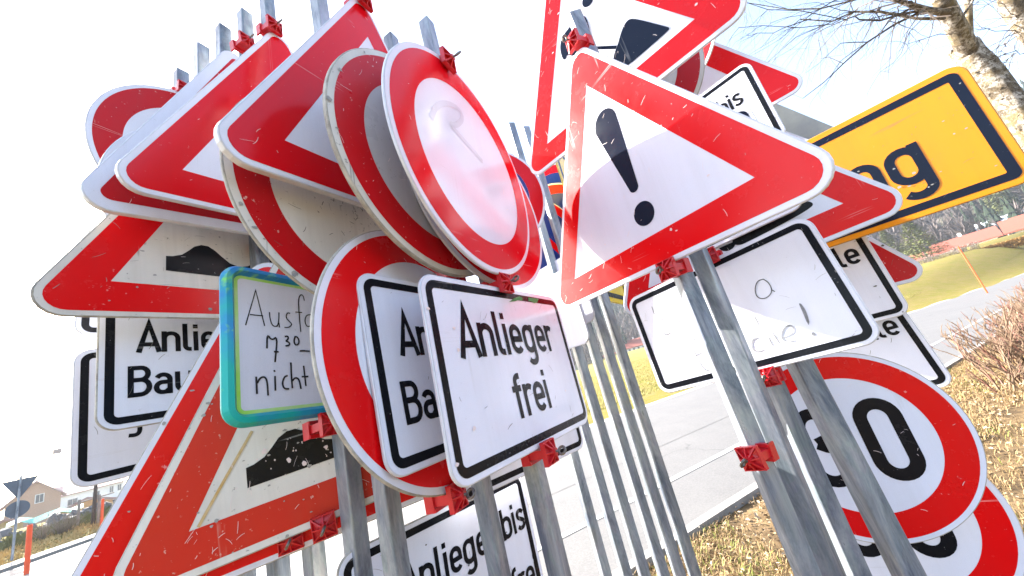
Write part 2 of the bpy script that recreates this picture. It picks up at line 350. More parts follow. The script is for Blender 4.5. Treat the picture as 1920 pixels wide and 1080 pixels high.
def make_sign(k, name, label, cat='sign', group=None, face=None, red=None, border=None, rim=None, inner=None, wd=.6, margin=.0145, band=.09, rough_edge=False, scr=(0, SCR_LT), chips=(0, SCR_GR), depth=.006, bw=.017, bm=.013):
    kind = {'L': 't', 'R': 't'}.get('', None)
    kind = KIND[k]; q = P[k]; s = q[6] if kind != 'p' else 1.; h = q[7] * q[6] if kind == 'p' else .4
    root = empty(name, smat(k)); tag(root, label, cat, group)
    face = face or WHITE; rim = rim or RIM
    o0 = outline(kind, 0, h, s, wd); o1 = outline(kind, .0018, h, s, wd); o2 = outline(kind, .004, h, s, wd)
    mb = MB(); ringband(mb, o0, o1, -.0016, .0); ringband(mb, [p for p in o0][::-1], [p for p in o0][::-1], -.0016, -depth)
    ringband(mb, o0[::-1], o2[::-1], -depth, -depth); ringband(mb, o2[::-1], o2[::-1], -depth, -.004); sheet(mb, o2[::-1], -.004); ringband(mb, o1, outline(kind, .005, h, s, wd), 0.)
    mb.build('plate', rim if rim is not None else ALU, root)
    mb = MB(); sheet(mb, outline(kind, .0028, h, s, wd), .0005); mb.build('face', face, root)
    if red:
        mb = MB(); b_ = band if kind == 't' else min(band, .085); ringband(mb, outline(kind, margin, h, s, wd), outline(kind, b_, h, s, wd), .0010); mb.build('red_border', red, root)
        if inner: mb = MB(); sheet(mb, outline(kind, b_ + .0004, h, s, wd), .0009); mb.build('inner_field', inner, root)
    if border:
        mb = MB(); ringband(mb, outline(kind, bm, h, s, wd), outline(kind, bm + bw, h, s, wd), .0012); mb.build('dark_border', border, root)
    rnd = random.Random(hash_(k))
    if scr[0] or chips[0]: scratches(root, kind, h, s, wd, scr[0], scr[1], rnd, chips=chips[0], chipmat=chips[1], edge=rough_edge)
    return root
def hash_(k): return sum(ord(c) * (i * 31 + 7) for i, c in enumerate(k))
KIND = {k: ('c' if k in ('L6', 'L7', 'L8', 'L12', 'L1', 'L1b', 'L9', 'L10', 'L11a', 'L11b', 'L11c', 'R3', 'R3b', 'R14', 'R15') else 't' if k in ('R1', 'R2', 'L4', 'L3', 'L2', 'L5', 'L19', 'L20', 'R4', 'R8', 'R8b', 'R13', 'R16') else 'p') for k in P}
def part_poly(root, name, polys, mat, z=.0014):
    mb = MB()
    for i, p in enumerate(polys): poly(mb, p, z + i * 5e-5)
    return mb.build(name, mat, root)
def part_text(root, name, lines, mat=None, z=.0014):
    for (s_, x, y, cap, right, sx) in lines:
        mb = MB(); text(mb, s_, x, y, cap, z, right, sx); o = mb.build(name, mat or BLACK, root)
    return o
# ------------------------------------------------------------------ terrain
def az_of(x, y): return math.degrees(math.atan2(x, y))
def smooth(a, b, v): t = min(1, max(0, (v - a) / (b - a))); return t * t * (3 - 2 * t)
HN = lambda x, y, s: noise.noise(Vector((x / s, y / s, .3)))
def height(x, y):
    D = math.hypot(x, y); a = az_of(x, y); d = (x - 2.58) * -.454 + (y - 9.92) * .891
    z = 0.
    if x > -3 and d > 0:                                   # field beyond the road
        z = (max(0, D - 14) / 56) * (.5 + .95 * smooth(5, 16, a) + 1.95 * smooth(16, 50, a)) * smooth(-3, 2, x) * smooth(0, 6, d); z = min(z, 4.6)
    if x < -15.4:                                          # bank beyond the side road
        z = .75 * smooth(-15.4, -19.5, x) * (1 if True else 0); z -= 2.2 * smooth(26, 75, D)
    el = .3 + 9.9 * smooth(-4, 14, a) + 1.2 * smooth(40, 60, a) + 1.0 * HN(a, 3, 9)   # ridge seen from here, degrees
    if abs(a) > 95: el *= .6
    H = math.tan(rad(el)) * 340
    z += H * smooth(150, 340, D) * (1 + .05 * HN(x, y, 40)) + (1.5 * HN(x, y, 30) * smooth(150, 220, D))
    return z + .02 * HN(x, y, 2.5) * (1 if d > .5 or x < -15.6 else .3)

def ground_mat():
    m, t, b = new_mat('field_grass'); co = coords(t, rnd=False)
    n1 = ntex(t, co, .35, 6, .6); n2 = ntex(t, co, 2.2, 6, .7); n3 = ntex(t, co, 18, 5, .75)
    c = mix(t, ramp(t, n1, [(.35, 0.), (.65, 1.)]), (.145, .145, .016), (.20, .155, .030))
    c = mix(t, ramp(t, n2, [(.44, 0.), (.56, .9)]), c, (.22, .16, .06)); c = mix(t, ramp(t, n3, [(.42, 0.), (.6, .7)]), c, (.12, .11, .03))
    t.links.new(c, b.inputs['Base Color']); b.inputs['Roughness'].default_value = .95; b.inputs['Specular IOR Level'].default_value = .1
    bump(t, b, n3, .9, .06); return m
GRASS = ground_mat()
LITTER = plain('litter_soil', (.19, .13, .065), .95, 0, .3, 3.5, .9, (.045, .03, .018), .1)
HILLM = plain('hill_floor', (.12, .105, .075), .95, 0, .3, .05, .3, (.06, .065, .045), .1)
mb = MB(); rings = [0.0, .8, 1.6, 2.4, 3.2, 4, 5, 6, 7, 8, 9.5, 11, 12.5, 14, 15, 16, 17, 18, 19.5, 21, 23, 26, 30, 35, 41, 48, 56, 66, 78, 92, 110, 130, 150, 165, 180, 200, 220, 245, 270, 300, 330, 370, 430, 520, 700, 1000, 1600]
NS = 288; mb.v = []; 
for r in rings:
    for k in range(NS):
        a = 2 * math.pi * k / NS; x, y = r * math.sin(a), r * math.cos(a); mb.v.append((x, y, height(x, y)))
for i in range(len(rings) - 1):
    for k in range(NS):
        k2 = (k + 1) % NS; mb.f.append((i * NS + k, (i + 1) * NS + k, (i + 1) * NS + k2, i * NS + k2))
g = mb.build('ground', GRASS, smooth=True); g.data.materials.append(HILLM); tag(g, kind='structure')
for p in g.data.polygons:
    c = p.center
    if math.hypot(c.x, c.y) > 158: p.material_index = 1

def asphalt():
    m, t, b = new_mat('asphalt'); co = coords(t, rnd=False)
    n = ntex(t, co, .9, 7, .7); n2 = ntex(t, co, 60, 4, .85); n3 = ntex(t, co, 2.5, 4, .6, (1, .25, 1, .55))
    c = mix(t, ramp(t, n, [(.3, 0.), (.7, 1.)]), (.100, .096, .093), (.072, .070, .069)); c = mix(t, ramp(t, n2, [(.4, 0.), (.65, .6)]), c, (.145, .14, .133))
    c = mix(t, ramp(t, n3, [(.5, 0.), (.8, .35)]), c, (.125, .122, .118)); t.links.new(c, b.inputs['Base Color']); b.inputs['Roughness'].default_value = .8
    vo = t.nodes.new('ShaderNodeTexVoronoi'); vo.feature = 'DISTANCE_TO_EDGE'; vo.inputs['Scale'].default_value = .32; wv = t.nodes.new('ShaderNodeVectorMath'); wv.operation = 'ADD'; t.links.new(co, wv.inputs[0])
    nn = t.nodes.new('ShaderNodeTexNoise'); nn.inputs['Scale'].default_value = 1.3; nn.inputs['Detail'].default_value = 6; t.links.new(co, nn.inputs['Vector']); t.links.new(nn.outputs['Color'], wv.inputs[1]); t.links.new(wv.outputs[0], vo.inputs['Vector'])
    ck = ramp(t, vo.outputs['Distance'], [(0., .75), (.006, 0.)]); gate = ramp(t, ntex(t, co, .22, 3), [(.5, 0.), (.56, 1.)]); ck = mix(t, 1., ck, gate, 'MULTIPLY'); c = mix(t, ck, c, (.035, .034, .033)); t.links.new(c, b.inputs['Base Color'])
    bump(t, b, n2, .5, .004); return m
ASPH = asphalt(); CONC = plain('kerb_stone', (.26, .245, .225), .85, 0, .2, 14, .4, (.2, .19, .17)); PAINT = plain('road_paint', (.33, .33, .32), .7, 0, .15, 20, .1)
def strip(name, A, B, z0, mat, nz=None):
    mb = MB(); vs = []; fs = []
    for (a, b) in zip(A, B): vs += [(a[0], a[1], z0), (b[0], b[1], z0)]
    for i in range(len(A) - 1): fs.append((2 * i, 2 * i + 1, 2 * i + 3, 2 * i + 2))
    mb.add(vs, fs); return mb.build(name, mat)
U = Vector((math.cos(rad(28.5)), math.sin(rad(28.5)))); N_ = Vector((-U.y, U.x)); K0 = Vector((.82, 3.03)); F0 = Vector((2.58, 9.92))
near = [K0 + U * s for s in (-40, -20, -8, -3, 0, 3, 6, 10, 15, 20, 30, 45)]
far = [F0 + U * s + N_ * (-.0032 * max(0, s - 4) ** 1.6) for s in (-4, 0, 4, 8, 12, 16, 20, 26, 34, 45)]
edge = [tuple(p) for p in near] + [tuple(p) for p in far[::-1]] + [(-1.2, 12), (-2.4, 30), (-6, 70), (-14.9, 70), (-14.75, 30), (-14.6, 11.7), (-14.6, 9.8), (-15.0, 4), (-18, -6), (-26, -18), (-30, -14)]
edge = edge[:0] + edge
mb = MB(); poly(mb, edge, .012); tag(mb.build('road', ASPH), kind='structure')
def kerb_line(name, pts, wd, h, z0, L=1.0):
    """separate kerb stones along a line; returns the parent"""
    root = empty(name); tag(root, kind='structure'); k = 0; me = None
    for a, b in zip(pts[:-1], pts[1:]):
        a, b = Vector(a), Vector(b); n = max(1, int((b - a).length / L)); d = (b - a) / n; ang = math.atan2(d.y, d.x)
        for i in range(n):
            c = a + d * (i + .5)
            if me is None or abs(me_l - d.length) > .02:
                m_ = MB(); m_.box((0, 0, 0), (d.length - .012, wd, h)); me = m_.mesh('kerb_stone', CONC); me_l = d.length
            o = link('kerb_stone', me, root); o.location = (c.x, c.y, z0 + h / 2 + random.uniform(-.003, .003)); o.rotation_euler = (0, 0, ang + random.uniform(-.004, .004))
    return root
kerb_line('kerb', [tuple(K0 + U * s - N_ * .045) for s in (-6, 0, 8, 16)], .08, .11, -.05)
kerb_line('kerb', [(-14.75, 4), (-14.75, 9.8), (-14.75, 11.7), (-14.9, 30)], .14, .15, -.05)
mb = MB(); mb.add([(-14.82, 4, .085), (-14.97, 30, .085), (-16.1, 30, .085), (-16.1, 4, .085)], [(0, 1, 2, 3)]); tag(mb.build('pavement', plain('pavement_grey', (.25, .24, .23), .9, 0, .1, 5, .2)), kind='structure')
strip_a = [K0 + U * s + N_ * .80 for s in (-30, -3, 0, 6, 12, 20, 30)]; tag(strip('road_marking', strip_a, [p + N_ * .085 for p in strip_a], .0165, PAINT), kind='structure')
sb = [K0 + U * s + N_ * 1.9 for s in (-30, -3, 0, 6, 12)]; tag(strip('road_seam', sb, [p + N_ * .012 for p in sb], .0165, plain('tar_seam', (.09, .088, .085), .8)), kind='structure')
fa = far; tag(strip('far_road_edge', [p - N_ * .22 for p in fa], [p + N_ * .1 for p in fa], .0170, plain('pale_edge', (.42, .40, .37), .9, 0, .15, 6, .2)), kind='structure')
# near verge: soil sheet beyond the kerb on the viewer's side
vg = [K0 + U * s - N_ * .09 for s in (-8, 0, 6, 14, 24)] ; vb = [p - N_ * 7 for p in vg]; tag(strip('verge_soil', vb, vg, .010, LITTER), kind='structure')

# grass blades and fallen leaves on the verge (nobody could count them)
def scatter(n, region, fn):
    V = []; Fc = []
    for _ in range(n):
        s_, d_ = region(); p = K0 + U * s_ - N_ * d_; fn(V, Fc, p.x, p.y)
    m_ = MB(); m_.v = V; m_.f = Fc; return m_
def blade(V, Fc, x, y):
    if noise.noise(Vector((x * 1.1, y * 1.1, 5))) < -.22 + random.uniform(-.25, .1): return
    h = random.uniform(.015, .06); a = random.uniform(0, 6.28); l = random.uniform(.2, 1.3) * h; w_ = random.uniform(.0012, .0028); dx, dy = math.cos(a), math.sin(a); b = len(V)
    V += [(x - dy * w_, y + dx * w_, .008), (x + dy * w_, y - dx * w_, .008), (x + dx * l * .4 + dy * w_ * .8, y + dy * l * .4 - dx * w_ * .8, .01 + h * .6), (x + dx * l * .4 - dy * w_ * .8, y + dy * l * .4 + dx * w_ * .8, .01 + h * .6), (x + dx * l, y + dy * l, .01 + h * .85)]
    Fc += [(b, b + 1, b + 2, b + 3), (b + 3, b + 2, b + 4)]
def gblade(V, Fc, x, y):
    if noise.noise(Vector((x * 1.7 + 9, y * 1.7, 2))) > .02 + random.uniform(-.1, .15): blade(V, Fc, x, y)
def leaf(V, Fc, x, y):
    a = random.uniform(0, 6.28); L = random.uniform(.007, .020); w_ = L * random.uniform(.35, .6); z = random.uniform(.012, .04); t1 = random.uniform(-.6, .6); t2 = random.uniform(-.6, .6)
    M = Matrix.Translation((x, y, z)) @ Matrix.Rotation(a, 4, 'Z') @ Matrix.Rotation(t1, 4, 'X') @ Matrix.Rotation(t2, 4, 'Y'); c = random.uniform(.1, .5) * L; b = len(V)
    V += [tuple(M @ Vector(q)) for q in ((-L, 0, 0), (-L * .2, -w_, c), (L * .5, -w_ * .7, c * .8), (L, 0, c * .3), (L * .5, w_ * .7, c * .9), (-L * .2, w_, c), (0, 0, 0))]
    Fc += [(b, b + 1, b + 6), (b + 1, b + 2, b + 6), (b + 2, b + 3, b + 6), (b + 3, b + 4, b + 6), (b + 4, b + 5, b + 6), (b + 5, b, b + 6)]
reg = lambda: (random.uniform(-1.2, 8.5), random.uniform(.09, 1) if random.random() < .25 else random.uniform(.1, 4.2) ** 1)
def multi(name, col, col2, n, fn, lab, cat, region=reg):
    m, t, b = new_mat(name + '_mat'); co = coords(t, rnd=False); c = mix(t, ramp(t, ntex(t, co, 25, 3, .7), [(.35, 0.), (.65, 1.)]), col, col2)
    t.links.new(c, b.inputs['Base Color']); b.inputs['Roughness'].default_value = .8
    o = scatter(n, region, fn).build(name, m); tag(o, lab, cat, kind='stuff'); return o
multi('straw_grass', (.34, .235, .105), (.19, .12, .05), 110000, blade, 'dry straw coloured grass on the verge beside the kerb', 'dry grass')
multi('green_grass', (.22, .25, .035), (.15, .18, .03), 24000, gblade, 'yellow green grass tufts growing on the verge beside the kerb', 'grass')
multi('fallen_leaves', (.30, .19, .09), (.13, .08, .04), 12000, leaf, 'dry brown fallen leaves littering the verge by the kerb', 'fallen leaves')
multi('pale_leaves', (.40, .32, .22), (.26, .19, .12), 6000, leaf, 'bleached pale fallen leaves lying on the verge grass', 'fallen leaves')
# tussocks on the field edge beyond the road
def fblade(V, Fc, x, y):
    z0 = height(x, y); h = random.uniform(.02, .09); a = random.uniform(0, 6.28); w_ = random.uniform(.006, .014); dx, dy = math.cos(a), math.sin(a); l = h * random.uniform(.2, 1.2); b = len(V)
    V += [(x - dy * w_, y + dx * w_, z0), (x + dy * w_, y - dx * w_, z0), (x + dx * l, y + dy * l, z0 + h)]; Fc += [(b, b + 1, b + 2)]
multi('field_grass_blades', (.26, .26, .04), (.33, .26, .10), 60000, fblade, 'low yellow green meadow grass beyond the road', 'meadow grass', lambda: (random.uniform(0, 34), -7.1 - random.uniform(0, 1) ** 1.6 * 22))

# ------------------------------------------------------------------ bare hedge by the kerb
TWIG = plain('hedge_twig', (.22, .145, .085), .8, 0, .25, 20, .2, (.09, .055, .035)); TWIG2 = plain('hedge_red_twig', (.20, .08, .055), .7, 0, .2, 20, .1)
def hedge():
    root = empty('bare_hedge', Matrix.Translation((5.2, 4.6, 0))); tag(root, 'leafless clipped hedge of pale brown twigs beside the kerb', 'hedge')
    A = MB(); B = MB(); r = random.Random(3)
    for i in range(430):
        s_ = r.uniform(3.9, 9.5); d_ = r.uniform(.75, 1.75); p = K0 + U * s_ - N_ * d_; x, y = p.x - 5.2, p.y - 4.6; top = r.uniform(.62, .86)
        def grow(pos, dr, L, rad_, lvl):
            pts = [pos]; d = dr
            for _ in range(4):
                d = (d + Vector((r.gauss(0, .16), r.gauss(0, .16), r.gauss(.04, .1)))).normalized(); pts.append(pts[-1] + d * L / 4)
            (A if r.random() < .8 else B).tube(pts, [rad_ * (1 - .12 * q) for q in range(5)], 4)
            if lvl < 3:
                for _ in range(r.choice((2, 2, 3))):
                    q = r.choice(pts[1:]); dd = (d + Vector((r.gauss(0, .38), r.gauss(0, .38), r.uniform(.1, .6)))).normalized()
                    if q.z < top: grow(q, dd, L * r.uniform(.5, .75), rad_ * .72, lvl + 1)
        grow(Vector((x, y, 0)), Vector((r.gauss(0, .3), r.gauss(0, .3), 1)).normalized(), r.uniform(.35, .5), r.uniform(.007, .013), 0)
    tag(A.build('twigs', TWIG, root), kind='stuff'); tag(B.build('reddish_twigs', TWIG2, root), kind='stuff')
hedge()

# ------------------------------------------------------------------ tree at the upper right
def bark():
    m, t, b = new_mat('lichen_bark'); co = coords(t); n = ntex(t, co, 9, 8, .75); n2 = ntex(t, co, 32, 6, .8); n3 = ntex(t, co, 3, 4, .6)
    c = mix(t, ramp(t, n, [(.42, 0.), (.54, 1.)]), (.46, .42, .37), (.13, .10, .065)); c = mix(t, ramp(t, n2, [(.49, 0.), (.56, .9)]), c, (.05, .035, .02)); c = mix(t, ramp(t, n3, [(.52, 0.), (.62, .5)]), c, (.26, .19, .08))
    t.links.new(c, b.inputs['Base Color']); b.inputs['Roughness'].default_value = .9; bump(t, b, n2, 1., .02); return m
BARK = bark(); TWD = plain('twig_bark', (.085, .062, .045), .8, 0, .2, 30, .1)
def tree():
    base = at(1850, 150, 3.4); bx, by = base.x, base.y; root = empty('bare_tree', Matrix.Translation((bx, by, 0))); tag(root, 'leafless tree with pale rough lichen covered trunk behind the amber sign', 'tree')
    r = random.Random(11); T = MB(); zf = at(1795, 45, 3.15).z
    pts = [Vector((.03 * math.sin(z * 1.3), .03 * math.cos(z), z)) for z in np.linspace(-.1, zf, 26)]; n = 26; b0 = 0
    for i, p in enumerate(pts):
        R = (.115 - .018 * i / 25) + (.10 * max(0, 1 - i / 3))
        for k in range(n):
            a = 2 * math.pi * k / n; q = Vector((math.cos(a), math.sin(a), 0)); kn = noise.noise(Vector((q.x * 2, q.y * 2, p.z * 2.2))) * .2 + noise.noise(Vector((q.x * 7, q.y * 7, p.z * 8))) * .11
            T.v.append(tuple(p + q * R * (1 + kn)))
    for i in range(len(pts) - 1):
        for k in range(n): T.f.append((i * n + k, i * n + (k + 1) % n, (i + 1) * n + (k + 1) % n, (i + 1) * n + k))
    for _ in range(150):          # burrs and flaking bark
        i = r.randrange(8, len(pts)); a = r.uniform(0, 6.28); p = pts[i] + Vector((0, 0, r.uniform(-.06, .06))) + Vector((math.cos(a), math.sin(a), 0)) * .098; rr = r.uniform(.008, .026)
        vs = [p + Vector((r.gauss(0, 1), r.gauss(0, 1), r.gauss(0, 1))).normalized() * rr for _ in range(6)]; b = len(T.v); T.v += [tuple(v) for v in vs]; T.f += [(b, b + 1, b + 2), (b, b + 2, b + 3), (b, b + 3, b + 4), (b + 1, b + 4, b + 5), (b + 2, b + 5, b + 3), (b + 1, b + 5, b + 2)]
    T.build('trunk', BARK, root, True)
    L = MB(); W = MB(); top = pts[-1]
    def limb(pos, dr, ln, r0, lvl, droop):
        k = 7 if lvl < 2 else 5; p = [pos]; d = dr.normalized(); sg = .10 if lvl < 2 else .2
        for _ in range(k):
            d = (d + Vector((r.gauss(0, sg), r.gauss(0, sg), r.gauss(0, sg) - droop * .1))).normalized(); p.append(p[-1] + d * ln / k)
        (L if lvl < 2 else W).tube(p, [r0 * (1 - .72 * q / k) for q in range(k + 1)], 7 if lvl < 2 else 4, False)
        if lvl >= 4: return
        for _ in range((5, 7, 5, 3)[lvl]):
            q = r.randrange(2 if lvl < 2 else 1, k + 1); dd = d + Vector((r.gauss(0, .7), r.gauss(0, .7), r.gauss(-.05, .45)))
            limb(p[q], dd, ln * r.uniform(.45, .7), r0 * (1 - .72 * q / k) * r.uniform(.42, .65), lvl + 1, droop + .3)
    def W2(px, py, z): return at(px, py, z) - Vector((bx, by, 0))
    def spine(pl, r0, lv=1, kids=8):
        k = len(pl) - 1; L.tube(pl, [r0 * (1 - .7 * q / k) for q in range(k + 1)], 8, False)
        for _ in range(kids):
            q = r.randrange(1, k + 1); d = (pl[q] - pl[q - 1]).normalized() + Vector((r.gauss(0, .5), r.gauss(0, .5), r.gauss(-.1, .35))); limb(pl[q], d, r.uniform(.6, 1.1), r0 * (1 - .7 * q / k) * .45, 2, .8)
    t0 = top - Vector((0, 0, .03))
    spine([top - Vector((0, 0, .12)), W2(1770, 5, 3.15), W2(1740, -60, 3.2), W2(1720, -160, 3.3), W2(1700, -300, 3.4)], .075, kids=6)
    spine([top - Vector((0, 0, .10)), W2(1815, -10, 3.3), W2(1800, -70, 3.5), W2(1790, -160, 3.6)], .035, kids=4)
    spine([W2(1775, 25, 3.15), W2(1735, 18, 3.1), W2(1690, 3, 3.05), W2(1640, -20, 3.), W2(1560, -35, 2.95)], .030, kids=12)
    spine([W2(1772, 35, 3.15), W2(1720, 35, 3.2), W2(1650, 22, 3.2), W2(1600, 22, 3.2), W2(1560, 40, 3.2), W2(1500, 36, 3.2)], .014, kids=12)
    spine([W2(1765, 20, 3.15), W2(1640, -10, 3.3), W2(1540, 16, 3.35), W2(1480, 18, 3.4), W2(1400, 5, 3.45)], .010, kids=14)
    spine([W2(1780, -20, 3.15), W2(1700, -90, 3.3), W2(1600, -110, 3.4), W2(1480, -90, 3.5), W2(1400, -60, 3.6)], .022, kids=14)
    spine([W2(1805, 30, 3.2), W2(1822, 5, 3.2), W2(1840, -30, 3.2), W2(1870, -90, 3.2)], .012, kids=4)
    # hanging twigs seen against the sky
    for pl in ([(1770, 22), (1735, 30), (1705, 60), (1695, 85), (1690, 100), (1675, 118), (1650, 135)], [(1785, 64), (1760, 64), (1725, 75), (1700, 83)], [(1600, 24), (1560, 45), (1500, 52), (1430, 48), (1385, 52)], [(1520, 35), (1470, 52), (1450, 62), (1420, 62)], [(1590, 38), (1500, 20), (1440, 18), (1400, 5)]):
        W.tube([W2(x, y, 3.2) for x, y in pl], [.0042 * (1 - .6 * i / len(pl)) for i in range(len(pl))], 5, False)
        for _ in range(5): q = r.randrange(1, len(pl)); limb(W2(*pl[q], 3.2), Vector((-.6 + r.gauss(0, .4), r.gauss(0, .5), -.5 + r.gauss(0, .4))), r.uniform(.15, .4), .0022, 3, .5)
    L.build('limbs', BARK, root, True); W.build('twigs', TWD, root)
tree()
def tree2():
    b = at(1935, 60, 3.9); root = empty('bare_tree', Matrix.Translation((b.x, b.y, 0))); tag(root, 'second leafless tree limb leaning in at the top right corner', 'tree'); r = random.Random(5); T = MB(); W = MB()
    ps = [Vector((0, 0, -.1)), Vector((0, .02, 1.5)), Vector((0, 0, b.z - .3)), Vector((0, 0, b.z)), at(1895, 10, 3.9) - Vector((b.x, b.y, 0)), at(1880, -60, 3.9) - Vector((b.x, b.y, 0))]
    T.tube(ps, [.15, .12, .10, .10, .085, .07], 14); T.build('trunk', BARK, root, True)
    for i in range(26):
        y = r.uniform(-60, 110); s = at(1905 + r.uniform(-20, 20), y, 3.9) - Vector((b.x, b.y, 0)); p = [s]; d = Vector((r.choice((-1, -1, -.6)), r.gauss(0, .5), r.gauss(.1, .4))).normalized()
        for _ in range(6): d = (d + Vector((r.gauss(0, .2), r.gauss(0, .2), r.gauss(-.06, .2)))).normalized(); p.append(p[-1] + d * r.uniform(.05, .12))
        W.tube(p, [.005 * (1 - .14 * q) for q in range(7)], 4, False)
        for _ in range(4):
            q = p[r.randrange(2, 7)]; dd = (d + Vector((r.gauss(0, .6), r.gauss(0, .6), r.gauss(0, .5)))).normalized(); W.tube([q, q + dd * .12, q + dd * .2 + Vector((0, 0, r.gauss(-.03, .03)))], [.0025, .002, .001], 3, False)
    W.build('twigs', TWD, root)
tree2()

# ------------------------------------------------------------------ far wood, trees, houses
CONIF = plain('conifer_needles', (.030, .042, .024), .9, 0, .3, .6, .3, (.014, .022, .016), .1); BAREW = plain('bare_crown', (.135, .11, .10), .9, 0, .2, 1.2, .2, (.07, .058, .056), .1)
def conifer(mb, x, y, z, h, r0, rnd, n=7, seg=9):
    for i in range(n):
        t = i / n; zb = z + h * (.08 + .86 * t); R = r0 * (1 - t) ** .85 + .05; zt = zb + h * .26 * (1 - t * .5); c = len(mb.v); mb.v.append((x, y, min(zt, z + h * 1.02)))
        for k in range(seg): a = 2 * math.pi * k / seg + i; rr = R * rnd.uniform(.6, 1.15); mb.v.append((x + rr * math.cos(a), y + rr * math.sin(a), zb - R * rnd.uniform(0, .35)))
        for k in range(seg): mb.f.append((c, c + 1 + k, c + 1 + (k + 1) % seg))
def barecrown(mb, x, y, z, h, rnd, n=46):
    for i in range(n):
        a = rnd.uniform(0, 6.28); e = rnd.uniform(.2, 1.4); p = Vector((x, y, z + h * rnd.uniform(.25, .7))); d = Vector((math.cos(a) * math.cos(e), math.sin(a) * math.cos(e), math.sin(e))) * h * rnd.uniform(.2, .42); s = Vector((-d.y, d.x, rnd.uniform(-1, 1))).normalized() * h * .022
        b = len(mb.v); mb.v += [tuple(p - s), tuple(p + s), tuple(p + d)]; mb.f.append((b, b + 1, b + 2))
A = MB(); B = MB(); rnd = random.Random(21)
for i in range(5200):
    D = 150 + 215 * rnd.random() ** .8; a = rnd.uniform(-6, 72) 
    x, y = D * math.sin(rad(a)), D * math.cos(rad(a)); z = height(x, y); f = HN(x, y, 26) + rnd.uniform(-.25, .25) + .2 * smooth(190, 300, D) - .10
    if f > 0: conifer(A, x, y, z - 1, rnd.uniform(9, 16), rnd.uniform(1.3, 2.2), rnd, 5, 7)
    else: barecrown(B, x, y, z - 1, rnd.uniform(8, 13), rnd)
tag(A.build('conifer_wood', CONIF), 'dark conifer wood covering the far hillside behind the houses', 'wood', kind='stuff')
tag(B.build('leafless_wood', BAREW), 'grey leafless wood on the far hillside between the conifers', 'wood', kind='stuff')
CONN = plain('near_conifer_needles', (.20, .20, .07), .9, 0, .3, 3, .4, (.06, .09, .035), .1)
def near_conifer(px, py, D, h, r0, label, seed):
    p = flat_at(px, py, D); z = p.z; root = empty('conifer_tree', Matrix.Translation((p.x, p.y, z))); tag(root, label, 'tree'); m_ = MB(); rnd = random.Random(seed)
    for i in range(2600):
        t = rnd.random() ** 1.3; a = rnd.uniform(0, 6.28); R = r0 * (1 - t) ** .8 * rnd.uniform(.5, 1.1) * (1 + .18 * math.sin(a * 5 + t * 20)); q = Vector((R * math.cos(a), R * math.sin(a), h * (.06 + .92 * t))); d = Vector((math.cos(a), math.sin(a), rnd.uniform(-.5, .5))) * h * .05; s = Vector((-d.y, d.x, rnd.uniform(-.2, .2) * h * .05)) * .45
        b = len(m_.v); m_.v += [tuple(q - s), tuple(q + s), tuple(q + d)]; m_.f.append((b, b + 1, b + 2))
    m_.build('crown', CONN, root); m_ = MB().tube([(0, 0, -.5), (0, 0, h * .9)], [.25, .04], 6); m_.build('trunk', TWD, root)
near_conifer(1740, 484, 110, 8.8, 3.4, 'yellow green conifer standing left of the long red roof', 1)
near_conifer(1690, 495, 135, 10, 3, 'dark conifer at the foot of the wooded hill', 2)
near_conifer(1890, 400, 175, 14, 3.2, 'tall dark conifer behind the red roofs at the right edge', 3)

